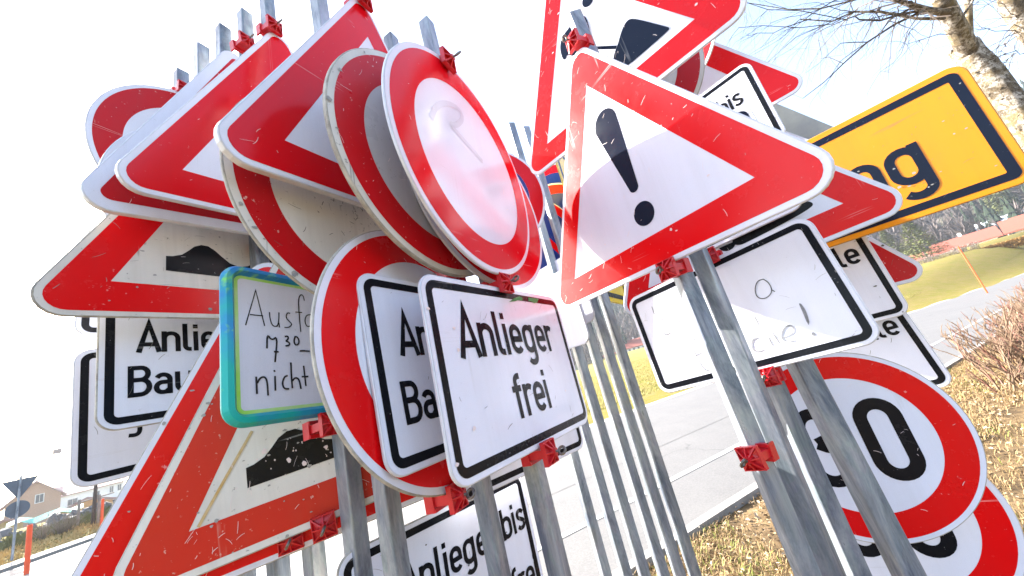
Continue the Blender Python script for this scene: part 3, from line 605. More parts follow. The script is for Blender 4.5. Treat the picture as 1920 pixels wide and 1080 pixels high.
ROOF = plain('red_roof_tiles', (.25, .06, .032), .85, 0, .2, 3, .3, (.18, .045, .028)); ROOFP = plain('pinkish_sheet_roof', (.33, .20, .18), .7, 0, .1, 1, .1); ROOFW = plain('pale_blue_roof', (.6, .66, .72), .5, 0, .1, 1, .1)
WALLW = plain('white_render', (.78, .77, .74), .9, 0, .05, 1, .1); TIMB = plain('larch_shingle_wall', (.42, .25, .15), .9, 0, .2, 6, .3, (.33, .19, .11)); TIMO = plain('new_orange_boards', (.62, .33, .13), .85, 0, .15, 3, .2); GLASS = plain('dark_window_glass', (.04, .05, .06), .12, 0, .1); FRM = plain('pale_window_frame', (.7, .68, .64), .6); DARKW = plain('dark_gable_boards', (.07, .05, .04), .9); TEAL = plain('teal_tarpaulin', (.03, .45, .36), .6)
def house(px, py, D, w_, dp, eave, ridge, label, wall, roof, yaw, wins=(), zoff=0., over=.5, name='house', cat='house', chim=False, gable=None, group=None, pos=None):
    """gabled block; the ridge runs along local y, the gable end faces local -y"""
    p = pos; z = p.z; root = empty(name, Matrix.Translation((p.x, p.y, z)) @ Matrix.Rotation(rad(yaw), 4, 'Z')); tag(root, label, cat, group)
    m_ = MB(); x = w_ / 2; y = dp / 2
    V = [(-x, -y, -5), (x, -y, -5), (x, -y, eave), (0, -y, ridge), (-x, -y, eave)]; V2 = [(a, -b, c) for a, b, c in V]
    m_.add(V + V2, [(0, 1, 2, 3, 4), (9, 8, 7, 6, 5), (1, 6, 7, 2), (5, 0, 4, 9)]); m_.build('wall', wall, root)
    if gable: m_ = MB(); m_.add([(-x, -y - .03, eave), (x, -y - .03, eave), (0, -y - .03, ridge)], [(0, 1, 2)]); m_.build('gable', gable, root)
    sl = (ridge - eave) / x; m_ = MB(); t_ = .25
    for s in (-1, 1):
        a = [(0, -y - over, ridge + .02), (s * (x + over), -y - over, eave - sl * over + .02), (s * (x + over), y + over, eave - sl * over + .02), (0, y + over, ridge + .02)]
        m_.add(a + [(q[0], q[1], q[2] + t_) for q in a], [(0, 1, 2, 3), (7, 6, 5, 4), (0, 4, 5, 1), (1, 5, 6, 2), (2, 6, 7, 3), (3, 7, 4, 0)])
    m_.build('roof', roof, root)
    if chim: MB().box((x * .3, 0, ridge + .3), (.6, .6, 1.6)).build('chimney', WALLW, root)
    for face, u, v, ww, hh in wins:
        if face == 'f': c = (u, -y - .02, v); d1 = (ww, .12, hh); d2 = (ww - .24, .04, hh - .24); c2 = (u, -y - .09, v)
        elif face == 'r': c = (x + .02, u, v); d1 = (.12, ww, hh); d2 = (.04, ww - .24, hh - .24); c2 = (x + .09, u, v)
        else: c = (-x - .02, u, v); d1 = (.12, ww, hh); d2 = (.04, ww - .24, hh - .24); c2 = (-x - .09, u, v)
        wo_ = MB().box(c, d1).build('window', FRM, root); MB().box(c2, d2).build('pane', GLASS, wo_)
        MB().box((c2[0], c2[1] - (.03 if face == 'f' else 0), v), (.05 if face == 'f' else .07, .05, hh - .2)).build('glazing_bar', FRM, wo_)
    return root
def faceyaw(px, py, off=0.): d = ray(px, py); return math.degrees(math.atan2(d.y, d.x)) - 90 + off
def hp(a, b, ridge, base, D, depth, long_side, label, wall, roof, wins=(), over=.5, name='house', cat='house', chim=False, gable=None):
    """house whose front eave corners are seen at a and b, at D metres: sizes follow from the distance"""
    A, B, Rg, Bs = (flat_at(*q, D) for q in (a, b, ridge, base)); eav = (A.z + B.z) / 2; W = (B - A).xy.length; M_ = (A + B) / 2; dr = (B - A).xy.normalized(); back = Vector((-dr.y, dr.x)); ang = math.degrees(math.atan2(dr.y, dr.x))
    if long_side: w_, dp, c, yw = depth, W, M_.xy + back * depth / 2, ang + 90
    else: w_, dp, c, yw = W, depth, M_.xy + back * depth / 2, ang
    return house(0, 0, 0, w_, dp, eav - Bs.z, Rg.z - Bs.z, label, wall, roof, yw, wins, 0, over, name, cat, chim, gable, None, Vector((c.x, c.y, Bs.z)))
hp((10, 948), (115, 924), (66, 904), (60, 972), 120, 11, False, 'brown timber clad house with gable and wide eaves at far left', TIMB, ROOFP, [('f', .6, 3.2, 1.1, 1.6), ('f', -2.2, 1., .9, .9)], .7)
hp((60, 946), (232, 900), (212, 890), (150, 972), 150, 9, True, 'long white house with pinkish roof and shuttered windows', WALLW, ROOFP, [('l', 4.2, 4.2, 1.3, 1.5), ('l', 1.2, 4.3, 1.7, 1.5), ('l', -2.6, 4.6, 1.3, 1.5), ('l', -5.2, 4.9, .8, 1.6), ('l', -6.6, 4.9, .8, 1.6), ('l', 5.2, 1.2, 1, .8)], .5)
hp((106, 966), (214, 936), (153, 939), (130, 970), 72, 5, False, 'orange boarded shed with shallow roof below the white house', TIMO, ROOFP, [], .35, 'shed', 'shed')
hp((-30, 1000), (44, 980), (20, 975), (20, 1012), 60, 4, False, 'low pale boarded shed with pinkish roof at the left edge', plain('pale_boards', (.5, .38, .2), .9, 0, .1, 3), ROOFP, [], .35, 'shed', 'shed')
p = flat_at(78, 985, 36); m_ = MB(); rr = random.Random(2); m_.add([(x * .45 - 1.2, y * .5, .25 + .12 * math.sin(x * 2.1) + rr.uniform(0, .08) - .25 * (y == 2) - .25 * (y == 0)) for y in range(3) for x in range(7)], [(y * 7 + x, y * 7 + x + 1, (y + 1) * 7 + x + 1, (y + 1) * 7 + x) for y in range(2) for x in range(6)])
tag(m_.build('tarpaulin', TEAL, None, False, Matrix.Translation((p.x, p.y, height(p.x, p.y) + .25)) @ Matrix.Rotation(rad(faceyaw(78, 985)), 4, 'Z')), 'crumpled teal tarpaulin lying behind the stone bank', 'tarpaulin')
hp((1758, 476), (1868, 441), (1824, 436), (1815, 482), 130, 9, True, 'long low house with red tiled roof and dark gable on the right', WALLW, ROOF, [('l', 1.5, 1.4, 1.2, 1.2), ('l', -1.5, 1.4, 1.2, 1.2)], .8, chim=True, gable=DARKW)
hp((1893, 436), (1960, 412), (1930, 398), (1920, 446), 122, 8, True, 'red roofed house cut off by the right edge behind hedge', WALLW, ROOF, [('l', 2, 1.2, 1, 1)], .7)
hp((1706, 494), (1752, 478), (1735, 472), (1727, 502), 120, 6, True, 'small red roofed house left of the yellow green conifer', WALLW, ROOF, [('l', 0, .9, 1, .9)], .5)
hp((1836, 432), (1960, 393), (1900, 398), (1880, 450), 165, 8, True, 'long pale blue roofed building behind the red roofs', WALLW, ROOFW, [('l', -4, 3, 1, 1), ('l', 0, 3, 1, 1)], .4, 'building', 'building')
hp((1166, 656), (1218, 642), (1187, 636), (1190, 668), 150, 9, True, 'white house with coral red roof seen between the thin posts', WALLW, ROOF, [('l', 2.6, 2.7, .9, 1), ('l', .9, 2.7, .9, 1), ('l', -.9, 2.7, .9, 1), ('l', -2.8, 2.7, .9, 1), ('l', 2.2, .9, 1, 1), ('l', -.4, .9, 1, 1), ('l', -2.8, .9, 1, 1.1)], .6, chim=True)
hp((1128, 676), (1158, 668), (1143, 664), (1140, 684), 160, 7, True, 'smaller white house with red roof left of the coral roofed one', WALLW, ROOF, [('l', 0, 1.2, 1, 1)], .5)
hp((1222, 650), (1262, 640), (1240, 638), (1240, 658), 150, 7, True, 'low white annex with red roof right of the coral roofed house', WALLW, ROOF, [('l', 0, 1.0, 1, 1)], .4, 'annex', 'building')
# clipped brown hedge and shrubs before the right-hand houses
def shrub(px, py, D, ln, h, yaw, label, col, seed, name='hedge', cat='hedge', n=1500):
    p = flat_at(px, py, D); root = empty(name, Matrix.Translation((p.x, p.y, height(p.x, p.y) - .05)) @ Matrix.Rotation(rad(yaw), 4, 'Z')); tag(root, label, cat); r = random.Random(seed); m_ = MB()
    for i in range(n):
        q = Vector((r.uniform(-ln / 2, ln / 2), r.uniform(-.5, .5), h * r.random() ** .7)); d = Vector((r.gauss(0, .5), r.gauss(0, .5), r.uniform(.1, 1))).normalized() * h * .22; s = Vector((-d.y, d.x, .02)).normalized() * h * .05
        b = len(m_.v); m_.v += [tuple(q - s), tuple(q + s), tuple(q + d)]; m_.f.append((b, b + 1, b + 2))
    m_.build('leaves', col, root)
    m_ = MB()
    for i in range(8): x = (i - 3.5) * ln / 8; m_.tube([(x, 0, -.1), (x + .05, 0, h * .8)], [.03, .01], 4)
    m_.build('stems', TWD, root)
HB = plain('brown_hedge_leaves', (.34, .19, .05), .9, 0, .2, 2, .1); HG = plain('grey_shrub', (.26, .22, .18), .9, 0, .2, 2, .1)
shrub(1890, 449, 70, 5.5, .95, faceyaw(1890, 447, 5), 'clipped orange brown hedge on the field edge at right', HB, 1, n=5000)
shrub(1765, 487, 70, 4.5, .55, faceyaw(1770, 487, 5), 'low grey brown hedge before the long red roof', HG, 2, n=2500)
for i, (x, y) in enumerate([(1745, 490), (1800, 478), (1830, 468)]): shrub(x, y, 69, 1.2, .8, 0, ['bare bush nearest the yellow green conifer', 'bare bush in the middle of the garden fence', 'bare bush nearest the brown hedge'][i], HG, 5 + i, 'bush', 'bush', 260)

# left bank: stones, shrubs, poles, young tree, sign backs
STONE = plain('bank_stone', (.20, .185, .17), .9, 0, .25, 6, .6, (.11, .10, .095)); rock = empty('stone_bank', Matrix.Translation((-20, 14, 0))); tag(rock, kind='structure'); r = random.Random(9); meshes = []
for q in range(7):
    bm = bmesh.new(); bmesh.ops.create_icosphere(bm, subdivisions=1, radius=1)
    for v in bm.verts: v.co = Vector((v.co.x, v.co.y * .8, v.co.z * .75)) * r.uniform(.75, 1.15)
    me = bpy.data.meshes.new('stone'); bm.to_mesh(me); bm.free(); me.materials.append(STONE); meshes.append(me)
for i in range(290):
    t = r.random(); y = 2.5 + 21 * t; row = r.randrange(4); x = -18.2 - row * .42 + r.uniform(-.15, .15); s = r.uniform(.16, .36)
    o = link('stone', r.choice(meshes), rock); o.location = (x + 20, y - 14, .32 + row * .14 + r.uniform(-.04, .04)); o.scale = (s, s * r.uniform(.8, 1.3), s * .8); o.rotation_euler = (r.uniform(0, 3), r.uniform(0, 3), r.uniform(0, 6))
def dryscrub(name, n, x0, x1, hh, mat, lab):
    m_ = MB(); r = random.Random(len(lab))
    for i in range(n):
        x, y = r.uniform(x0, x1), r.uniform(3, 26); q = Vector((x, y, height(x, y) - .02)); h = r.uniform(.3, 1) * hh; d = Vector((r.gauss(0, .35), r.gauss(0, .35), 1)) * h; s = Vector((0, .02, 0)) if hh > .3 else Vector((.01, .03, 0)); b = len(m_.v); m_.v += [tuple(q - s), tuple(q + s), tuple(q + d)]; m_.f.append((b, b + 1, b + 2))
    tag(m_.build(name, mat), lab, 'dry grass', kind='stuff')
dryscrub('bank_straw', 9000, -17.6, -16.1, .16, plain('bank_straw_mat', (.50, .36, .15), .9, 0, .2, 3), 'golden dry grass strip on the bank behind the left kerb')
dryscrub('bank_greens', 5000, -18.3, -17.3, .3, plain('bank_green_mat', (.17, .17, .07), .9, 0, .25, 2), 'olive ground cover along the foot of the stone bank')
for i, (px, py, h) in enumerate([(78, 1012, 1.0), (112, 1000, 1.1), (128, 994, .8)]):
    d = ray(px, py); t = -17.3 / d.x; q = O + d * t; rr = random.Random(i); root = empty('bare_bush', Matrix.Translation((q.x, q.y, height(q.x, q.y)))); tag(root, ['low bare brown bush nearest the orange pole on the bank', 'widest bare brown bush in the middle of the bank', 'bare bush left of the staked young tree'][i], 'bush', 'bare bushes on the bank'); m_ = MB()
    for _ in range(60): a = rr.uniform(0, 6.28); e = rr.uniform(.5, 1.4); dd = Vector((math.cos(a) * math.cos(e), math.sin(a) * math.cos(e), math.sin(e))) * h * rr.uniform(.5, .9); m_.tube([(0, 0, 0), tuple(dd * .5), tuple(dd + Vector((rr.gauss(0, .08), rr.gauss(0, .08), 0)))], [.008, .006, .002], 3, False)
    m_.build('twigs', HG, root)
ORANGE = plain('orange_marker_pole', (.85, .09, .015), .5, 0, .05)
def pole(px, py, x_or_z, ln, rad_, label, ground=True, tilt=(0, 0)):
    q = gnd(px, py) if ground else x_or_z; q = Vector((q.x, q.y, max(height(q.x, q.y), 0))) if ground is True else q
    root = empty('snow_pole', Matrix.Translation(q) @ Matrix.Rotation(tilt[0], 4, 'X') @ Matrix.Rotation(tilt[1], 4, 'Y')); tag(root, label, 'marker pole'); MB().tube([(0, 0, -.1), (0, 0, ln)], rad_, 10).build('pole', ORANGE, root); MB().tube([(0, 0, ln), (0, 0, ln + .02)], [rad_ * 1.1, rad_ * .7], 10).build('cap', ORANGE, root)
q = O + ray(50, 1072) * (-12.3 / ray(50, 1072).x); pole(0, 0, Vector((q.x, q.y, 0.0)), 1.02, .045, 'nearer orange snow pole beside the road at left edge', None, (0, rad(-2)))
q = O + ray(190, 988) * (-16.6 / ray(190, 988).x); pole(0, 0, Vector((q.x, q.y, height(q.x, q.y))), .95, .04, 'farther orange snow pole on the bank beside the young tree', None)
q = gnd(1852, 550); pole(0, 0, Vector((q.x, q.y, 0)), 2.45, .03, 'thin orange snow pole on the meadow edge across the road', None)
# staked young tree
q = O + ray(173, 998) * (-17.2 / ray(173, 998).x); z = height(q.x, q.y); root = empty('young_tree', Matrix.Translation((q.x, q.y, z))); tag(root, 'young bare tree tied between wooden stakes on the bank', 'tree'); MB().tube([(0, 0, 0), (.03, 0, 1.2), (0, 0, 2.3)], [.06, .05, .035], 8).build('trunk', TWD, root); m_ = MB(); rr = random.Random(4)
for _ in range(30): a = rr.uniform(0, 6.28); m_.tube([(0, 0, rr.uniform(1.6, 2.3)), (math.cos(a) * .25, math.sin(a) * .25, rr.uniform(2.3, 2.7)), (math.cos(a) * .4, math.sin(a) * .4, rr.uniform(2.6, 3.4))], [.014, .009, .003], 4, False)
m_.build('twigs', TWD, root); WOODS = plain('grey_stake_wood', (.30, .26, .22), .9, 0, .2, 8)
root = empty('tree_stakes', Matrix.Translation((q.x, q.y, z))); tag(root, 'grey wooden stakes with crossbar holding the young tree', 'tree stakes')
_d = Vector((-ray(173, 998).y, ray(173, 998).x, 0)).normalized() * -1
for s in (-.36, .12): MB().tube([(_d.x * s, _d.y * s, -.1), (_d.x * s, _d.y * s, .98)], .04, 8).build('stake', WOODS, root)
MB().tube([tuple(_d * -.38 + Vector((0, 0, .88))), tuple(_d * .5 + Vector((0, 0, .92)))], .02, 6).build('crossbar', WOODS, root)
# yield sign and round sign seen from behind
q = O + ray(22, 1050) * (-16.0 / ray(22, 1050).x); z = .13; yw = faceyaw(22, 1050); root = empty('street_sign', Matrix.Translation((q.x, q.y, z)) @ Matrix.Rotation(rad(yw), 4, 'Z')); tag(root, 'street sign post with triangle over disc, seen from behind at left edge', 'street sign'); SB = plain('sign_back_grey', (.09, .11, .14), .45, .3, .1, 6, .05)
MB().tube([(0, 0, 0), (0, 0, 2.28)], .028, 10).build('post', GALV, root); m_ = MB(); tp = [(-.34, 2.20), (.34, 2.20), (0, 1.62)]
m_.add([(x, .05, zz) for x, zz in tp] + [(x, .07, zz) for x, zz in tp], [(0, 2, 1), (3, 4, 5), (0, 1, 4, 3), (1, 2, 5, 4), (2, 0, 3, 5)]); m_.build('triangular_plate', SB, root)
m_ = MB(); dd = disc(0, 1.36, .23); m_.add([(x, .05, zz) for x, zz in dd] + [(x, .07, zz) for x, zz in dd], [tuple(range(32)), tuple(range(63, 31, -1))] + [(i, (i + 1) % 32, 32 + (i + 1) % 32, 32 + i) for i in range(32)]); m_.build('round_plate', SB, root)
# tower crane far away
q = flat_at(42, 905, 170); root = empty('tower_crane', Matrix.Translation((q.x, q.y, -1)) @ Matrix.Rotation(rad(faceyaw(42, 905)), 4, 'Z')); tag(root, 'faint tower crane beyond the houses at the left edge', 'crane'); CRN = plain('crane_paint', (.10, .06, .05), .7); m_ = MB(); Hc = 17.5
for a, b in ((-.7, -.7), (.7, -.7), (.7, .7), (-.7, .7)): m_.tube([(a, b, 0), (a, b, Hc)], .12, 4)
for i in range(12): z0 = i * 1.45; m_.tube([(-.7, -.7, z0), (.7, -.7, z0 + 1.45)], .09, 4); m_.tube([(.7, -.7, z0), (-.7, -.7, z0 + 1.45)], .05, 4)
m_.build('mast', CRN, root); m_ = MB(); 
for b in (-.5, .5): m_.tube([(-5, b, Hc), (6, b, Hc)], .09, 4)
m_.tube([(-5, 0, Hc + .9), (6, 0, Hc + .9)], .09, 4)
for i in range(11): m_.tube([(-5 + i, -.5, Hc), (-4.5 + i, 0, Hc + .9)], .05, 4); m_.tube([(-4.5 + i, 0, Hc + .9), (-4 + i, -.5, Hc)], .05, 4)
m_.build('jib', CRN, root); MB().box((5.4, 0, Hc - .8), (1.6, 1, 1.2)).build('counterweight', CRN, root)

hz = MB().box((0, 200, 45), (1500, 1500, 130)).build('haze', None); tag(hz, kind='stuff')
m = bpy.data.materials.new('haze_air'); m.use_nodes = True; t = m.node_tree; t.nodes.clear(); ho = t.nodes.new('ShaderNodeOutputMaterial'); pv = t.nodes.new('ShaderNodeVolumePrincipled')
pv.inputs['Density'].default_value = .00045; pv.inputs['Color'].default_value = (.82, .9, 1, 1); pv.inputs['Anisotropy'].default_value = .25; t.links.new(pv.outputs[0], ho.inputs['Volume']); hz.data.materials.append(m)
# ------------------------------------------------------------------ the signs
S_ = make_sign
s = S_('R1', 'danger_sign', 'triangular danger sign with black exclamation mark, front of the right cluster', 'sign', red=RED_LIT, scr=(60, SCR_LT), chips=(10, SCR_LT))
q = .030; part_poly(s, 'exclamation_bar', [arc(q - .012, .196, .044, .046, 0, 180, 14) + [(q + .012 - .018, -.048), (q + .014 + .012, -.048)][:0] + arc(q + .006, -.03, .016, .014, 180, 360, 8)], BLUEB); part_poly(s, 'exclamation_dot', [disc(.038, -.113, .034)], BLUEB)
s = S_('R2', 'roadworks_sign', 'triangular road works sign with digging worker, cut off by the top edge', red=RED_LIT, scr=(70, SCR_LT), chips=(12, SCR_LT))
part_poly(s, 'worker_figure', [disc(.052, .180, .024), chaikin([(-.112, .070), (-.108, .120), (-.085, .150), (-.04, .158), (.005, .155), (.026, .135), (.018, .07), (.010, .005), (-.02, .0), (-.035, .05), (-.07, .045), (-.088, .075), (-.10, .062)], 2, True), [(-.04, .01), (-.015, .01), (.0, -.14), (-.03, -.14)]], BLUEB)
part_poly(s, 'shovel', [[(-.02, .028), (-.015, .036), (.080, -.052), (.073, -.060)]], BLUEB); part_poly(s, 'earth_pile', [chaikin([(.03, -.142), (.057, -.073), (.084, -.052), (.102, -.030), (.122, -.012), (.142, -.006), (.16, -.022), (.226, -.124), (.234, -.137), (.228, -.144)], 2, True)], BLUEB)
s = S_('R8', 'roadworks_sign', 'triangular road works sign showing only its right corner over the amber sign', red=RED_LIT, scr=(40, SCR_LT))
part_poly(s, 'earth_pile', [chaikin([(.00, -.15), (.02, -.170), (.05, -.171), (.19, -.160), (.243, -.151), (.252, -.143), (.246, -.130), (.225, -.118), (.200, -.110), (.17, -.06), (.13, -.03), (.09, -.05)], 2, True)], BLACK); part_poly(s, 'boot', [arc(-.01, -.150, .026, .022, 180, 360, 8)], BLACK)
S_('R4', 'warning_sign', 'red bordered triangular sign pointing right against the sky at top right', band=.105, red=RED_LIT, scr=(25, SCR_LT))
S_('R8b', 'warning_sign', 'red bordered triangular sign whose edge shows above the amber sign', red=RED, scr=(10, SCR_LT))
S_('R13', 'warning_sign', 'red bordered triangular sign with scuffed tip over the meadow at right', red=RED_OLD, scr=(30, SCR_DK), chips=(16, SCR_DK), rough_edge=True)
s = S_('R16', 'warning_sign', 'shadow-darkened grey back of a triangular sign beneath the top right triangle', face=plain('shaded_sign_back', (.17, .18, .17), .35, .2, .3, 3, .05, (.06, .07, .09)), rim=plain('sign_back_rim', (.3, .31, .3), .4, .3))  # darker second tone paints the shadow on this back into its colour
s = S_('R9', 'place_sign', 'large amber sign with black border and the letters ng', face=YELLOW, border=BLUEB, rim=plain('amber_rim', (.55, .27, .03), .5), bm=.020, bw=.024, scr=(45, SCR_DK), chips=(30, SCR_GR))
part_text(s, 'letter_n', [('n', -.052, -.097, .18, False, 1.0)], BLUEB); part_text(s, 'letter_g', [('g', .049, -.097, .18, False, 1.0)], BLUEB)
s = S_('R10', 'supplementary_plate', 'white plate with thick black border and faded handwriting behind the posts', border=BLACK, bm=.012, bw=.017, scr=(26, SCR_GR))
HW = [[(.137, .06), (.121, .062), (.105, .041), (.101, .017), (.116, .006), (.134, .011), (.144, .023), (.145, .045), (.137, .06)], [(.142, .024), (.148, .015)], [(.081, -.094), (.081, -.126)], [(.095, -.088), (.099, -.124)], [(.013, -.104), (.012, -.128)], [(.073, -.031), (.073, -.059)], [(-.212, .119), (-.214, .088)], [(-.204, .066), (-.185, .06)], [(-.207, .047), (-.208, .006), (-.185, .007), (-.177, .014)], [(-.139, .061), (-.141, .005)], [(-.113, .034), (-.113, .012)], [(-.10, -.036), (-.134, -.041), (-.129, -.14), (-.105, -.142)], [(-.134, -.088), (-.112, -.086)]]
HF = [[(.185, -.037), (.183, -.070), (.180, -.097), (.188, -.060), (.186, -.039)], [(.179, -.120), (.181, -.124), (.178, -.126), (.176, -.122), (.179, -.120)], [(.110, -.109), (.128, -.11), (.144, -.103), (.146, -.087), (.133, -.082), (.116, -.096), (.109, -.112), (.117, -.124), (.137, -.126)], [(.056, -.091), (.041, -.091), (.03, -.109), (.032, -.127), (.056, -.128)]]
for nm, L_, mt, wd_ in (('handwriting', HW, INK_THIN, .0018), ('faded_handwriting', HF, INK_FADE, .0035)):
    for i, p_ in enumerate(L_): mb = MB(); stroke(mb, chaikin(p_, 2), wd_ * 1.5, .0014 + i * 3e-5, True); mb.build(nm, mt, s)
s = S_('R5', 'supplementary_plate', 'white plate ending in the letters is, tilted under the top right triangle', border=BLACK, scr=(20, SCR_DK), chips=(8, SCR_DK)); part_text(s, 'lettering', [('Anlieger bis', .226, .036, .080, True, 1), ('Baustelle frei', .170, -.130, .080, True, 1)])
S_('R17', 'supplementary_plate', 'white plate with dark border mostly behind the exclamation mark sign', border=BLUEB, scr=(10, SCR_DK))
S_('R6', 'supplementary_plate', 'white plate whose shaded upper left corner peeks behind the plate reading is', border=BLACK)
s = S_('R11', 'supplementary_plate', 'white plate with a single letter e under the amber sign', border=BLACK, scr=(30, SCR_DK), chips=(14, SCR_DK)); part_text(s, 'lettering', [('Baustelle', .262, .020, .084, True, 1)])
s = S_('R12', 'supplementary_plate', 'lowest white plate ending in le above the speed limit sign', border=BLACK, scr=(16, SCR_DK)); part_text(s, 'lettering', [('Baustelle', .262, .001, .078, True, 1)])
def digits(s, mat=BLACK):
    mb = MB(); z_ = [(.131 - .042 + .042 * math.cos(0), 0)]; x0 = .089
    stroke(mb, arc(x0, .062, .043, .045, 0, 180, 14) + arc(x0, -.058, .043, .045, 180, 360, 14) + [(x0 + .043, .062)], .035, .0014); mb.build('digit_zero', mat, s)
    mb = MB(); x0 = -.078; stroke(mb, arc(x0, .062, .042, .044, 165, -70, 16) + [(x0 - .012, .012)], .034, .0014); stroke(mb, [(x0 - .012, .0119)] + arc(x0, -.052, .047, .052, 80, -165, 18), .034, .00145); mb.build('digit_three', mat, s)
s = S_('R14', 'speed_limit_sign', 'round speed limit sign reading 30, the upper one behind the posts', red=RED_LIT, scr=(22, SCR_LT), margin=.015, rim=RIM_OLD); digits(s)
s = S_('R15', 'speed_limit_sign', 'lower round speed limit sign, cut off at the bottom right corner', red=RED_LIT, scr=(10, SCR_LT), margin=.017); digits(s)
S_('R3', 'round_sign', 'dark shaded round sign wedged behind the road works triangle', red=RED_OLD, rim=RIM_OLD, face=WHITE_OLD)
S_('R3b', 'round_sign', 'round sign showing a thin sunlit edge beside the top right triangle', red=RED_LIT)
s = S_('R18', 'diversion_sign', 'yellow sign corner with black border below the exclamation mark triangle', face=YELLOW2, border=BLACK, rim=plain('yellow_rim', (.6, .45, .03), .5), bm=.03, bw=.03, scr=(8, SCR_DK))
S_('R19', 'supplementary_plate', 'lower blank white plate edge on the thin posts below the triangle tip'); S_('R20', 'supplementary_plate', 'upper blank white plate edge on the thin posts below the triangle tip')
S_('R21', 'supplementary_plate', 'white plate corner with dark border low behind the plate reading Anlieger frei', border=BLACK, bm=.012)
# left cluster
s = S_('L8', 'no_entry_for_vehicles_sign', 'foremost round sign with red ring and glossy clean white centre', red=RED, scr=(22, SCR_LT), margin=.015)
g_ = [on_sign('L8', *q_) for q_ in ((808, 222), (815, 200), (835, 192), (860, 203), (868, 222), (856, 236), (842, 232), (862, 255), (885, 280), (904, 303))]; mb = MB(); stroke(mb, chaikin([(c_.x, c_.y) for c_ in g_], 2), .016, .0013); mb.build('ghost_mark', sheeting('ghost_film', (.665, .68, .775), wear=.6), s)
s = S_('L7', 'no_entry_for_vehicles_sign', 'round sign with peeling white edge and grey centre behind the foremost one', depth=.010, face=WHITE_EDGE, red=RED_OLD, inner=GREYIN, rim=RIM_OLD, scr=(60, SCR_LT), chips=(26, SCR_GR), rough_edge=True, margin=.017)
s = S_('L6', 'no_entry_for_vehicles_sign', 'dirty cream round sign with red ring below the front give way triangle', face=WHITE_OLD, red=RED_OLD, rim=RIM_OLD, scr=(70, SCR_DK), chips=(40, SCR_GR), rough_edge=True, margin=.018)
mb = MB(); r = random.Random(8)
for i in range(150):
    x, y = r.gauss(.04, .09), r.gauss(.02, .06)
    if math.hypot(x, y) < .2: a = r.uniform(0, 3.1); L_ = r.uniform(.002, .016); stroke(mb, [(x, y), (x + math.cos(a) * L_ * .5, y + math.sin(a) * L_ * .6), (x + math.cos(a) * L_, y + math.sin(a) * L_)], r.uniform(.0008, .0022), .0018, True)
tag(mb.build('scuff_marks', plain('scuff', (.2, .21, .19), .8), s), kind='stuff')
s = S_('L12', 'no_entry_for_vehicles_sign', 'red ringed round sign low in the middle behind two text plates', red=RED_LIT, scr=(26, SCR_LT), margin=.016, rim=RIM_OLD)
S_('L9', 'no_entry_for_vehicles_sign', 'pale round sign just behind the right edge of the foremost round sign', red=RED, scr=(5, SCR_LT))
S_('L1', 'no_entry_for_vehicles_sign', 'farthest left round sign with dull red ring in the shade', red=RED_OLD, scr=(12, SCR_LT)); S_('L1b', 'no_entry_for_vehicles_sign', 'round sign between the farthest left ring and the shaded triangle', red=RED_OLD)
def noparking(k, label, cross):
    s = S_(k, 'no_stopping_sign', label, face=WHITE, red=RED, inner=BLUE, margin=.012, band=.075); mb = MB()
    for a in ((45, -45) if cross else (-45,)):
        c, n_ = math.cos(rad(a)), math.sin(rad(a)); stroke(mb, [(-c * .24, -n_ * .24), (c * .24, n_ * .24)], .045, .0013 + (a > 0) * .0001)
    mb.build('red_cross_bars', RED, s)
noparking('L10', 'nearest no stopping sign right of the foremost round sign', True); noparking('L11a', 'blue and red no stopping sign higher up behind the two others', True); noparking('L11b', 'dark blue no stopping sign beside the left corner of the exclamation triangle', False); noparking('L11c', 'rearmost blue and red no stopping sign, only its top showing', True)
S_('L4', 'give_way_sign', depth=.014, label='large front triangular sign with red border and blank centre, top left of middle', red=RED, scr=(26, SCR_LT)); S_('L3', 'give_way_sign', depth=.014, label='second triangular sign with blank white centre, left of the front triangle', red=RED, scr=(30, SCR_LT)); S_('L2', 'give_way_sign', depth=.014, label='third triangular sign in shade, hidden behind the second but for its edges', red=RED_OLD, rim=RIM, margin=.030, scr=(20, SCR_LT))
BUMP = [(-.187, -.126), (-.185, -.083), (-.170, -.081), (-.148, -.072), (-.131, -.056), (-.116, -.040), (-.098, -.031), (-.08, -.031), (-.062, -.042), (-.045, -.058), (-.022, -.077), (.006, -.085), (.034, -.077), (.055, -.058), (.072, -.042), (.09, -.031), (.108, -.031), (.124, -.042), (.14, -.058), (.158, -.075), (.178, -.082), (.19, -.083), (.19, -.126)]
s = S_('L5', 'bump_sign', 'worn triangular uneven road sign at far left, above the Anlieger plate', face=WHITE_OLD, red=RED_LIT, rim=RIM_OLD, scr=(80, SCR_GR), chips=(34, SCR_GR)); part_poly(s, 'bump_symbol', [BUMP], BLACK)
s = S_('L20', 'bump_sign', 'battered triangular uneven road sign with faded orange red border, bottom left', face=WHITE_OLD, red=RED_FADED, rim=RIM_OLD, scr=(150, SCR_LT), chips=(70, SCR_GR), margin=.017); part_poly(s, 'bump_symbol', [BUMP], BLACK)
mb = MB(); r = random.Random(3)
for i in range(18): x, y = r.uniform(-.17, .0), r.uniform(-.118, -.06); kk = r.choice((.4, .6, .6, 1.6)); poly(mb, [(x + kk * r.uniform(.6, 1.1) * .0035 * math.cos(a) * r.uniform(.3, 1.4), y + kk * .004 * math.sin(a) * r.uniform(.6, 1.3)) for a in [k * .9 for k in range(7)]], .0021)
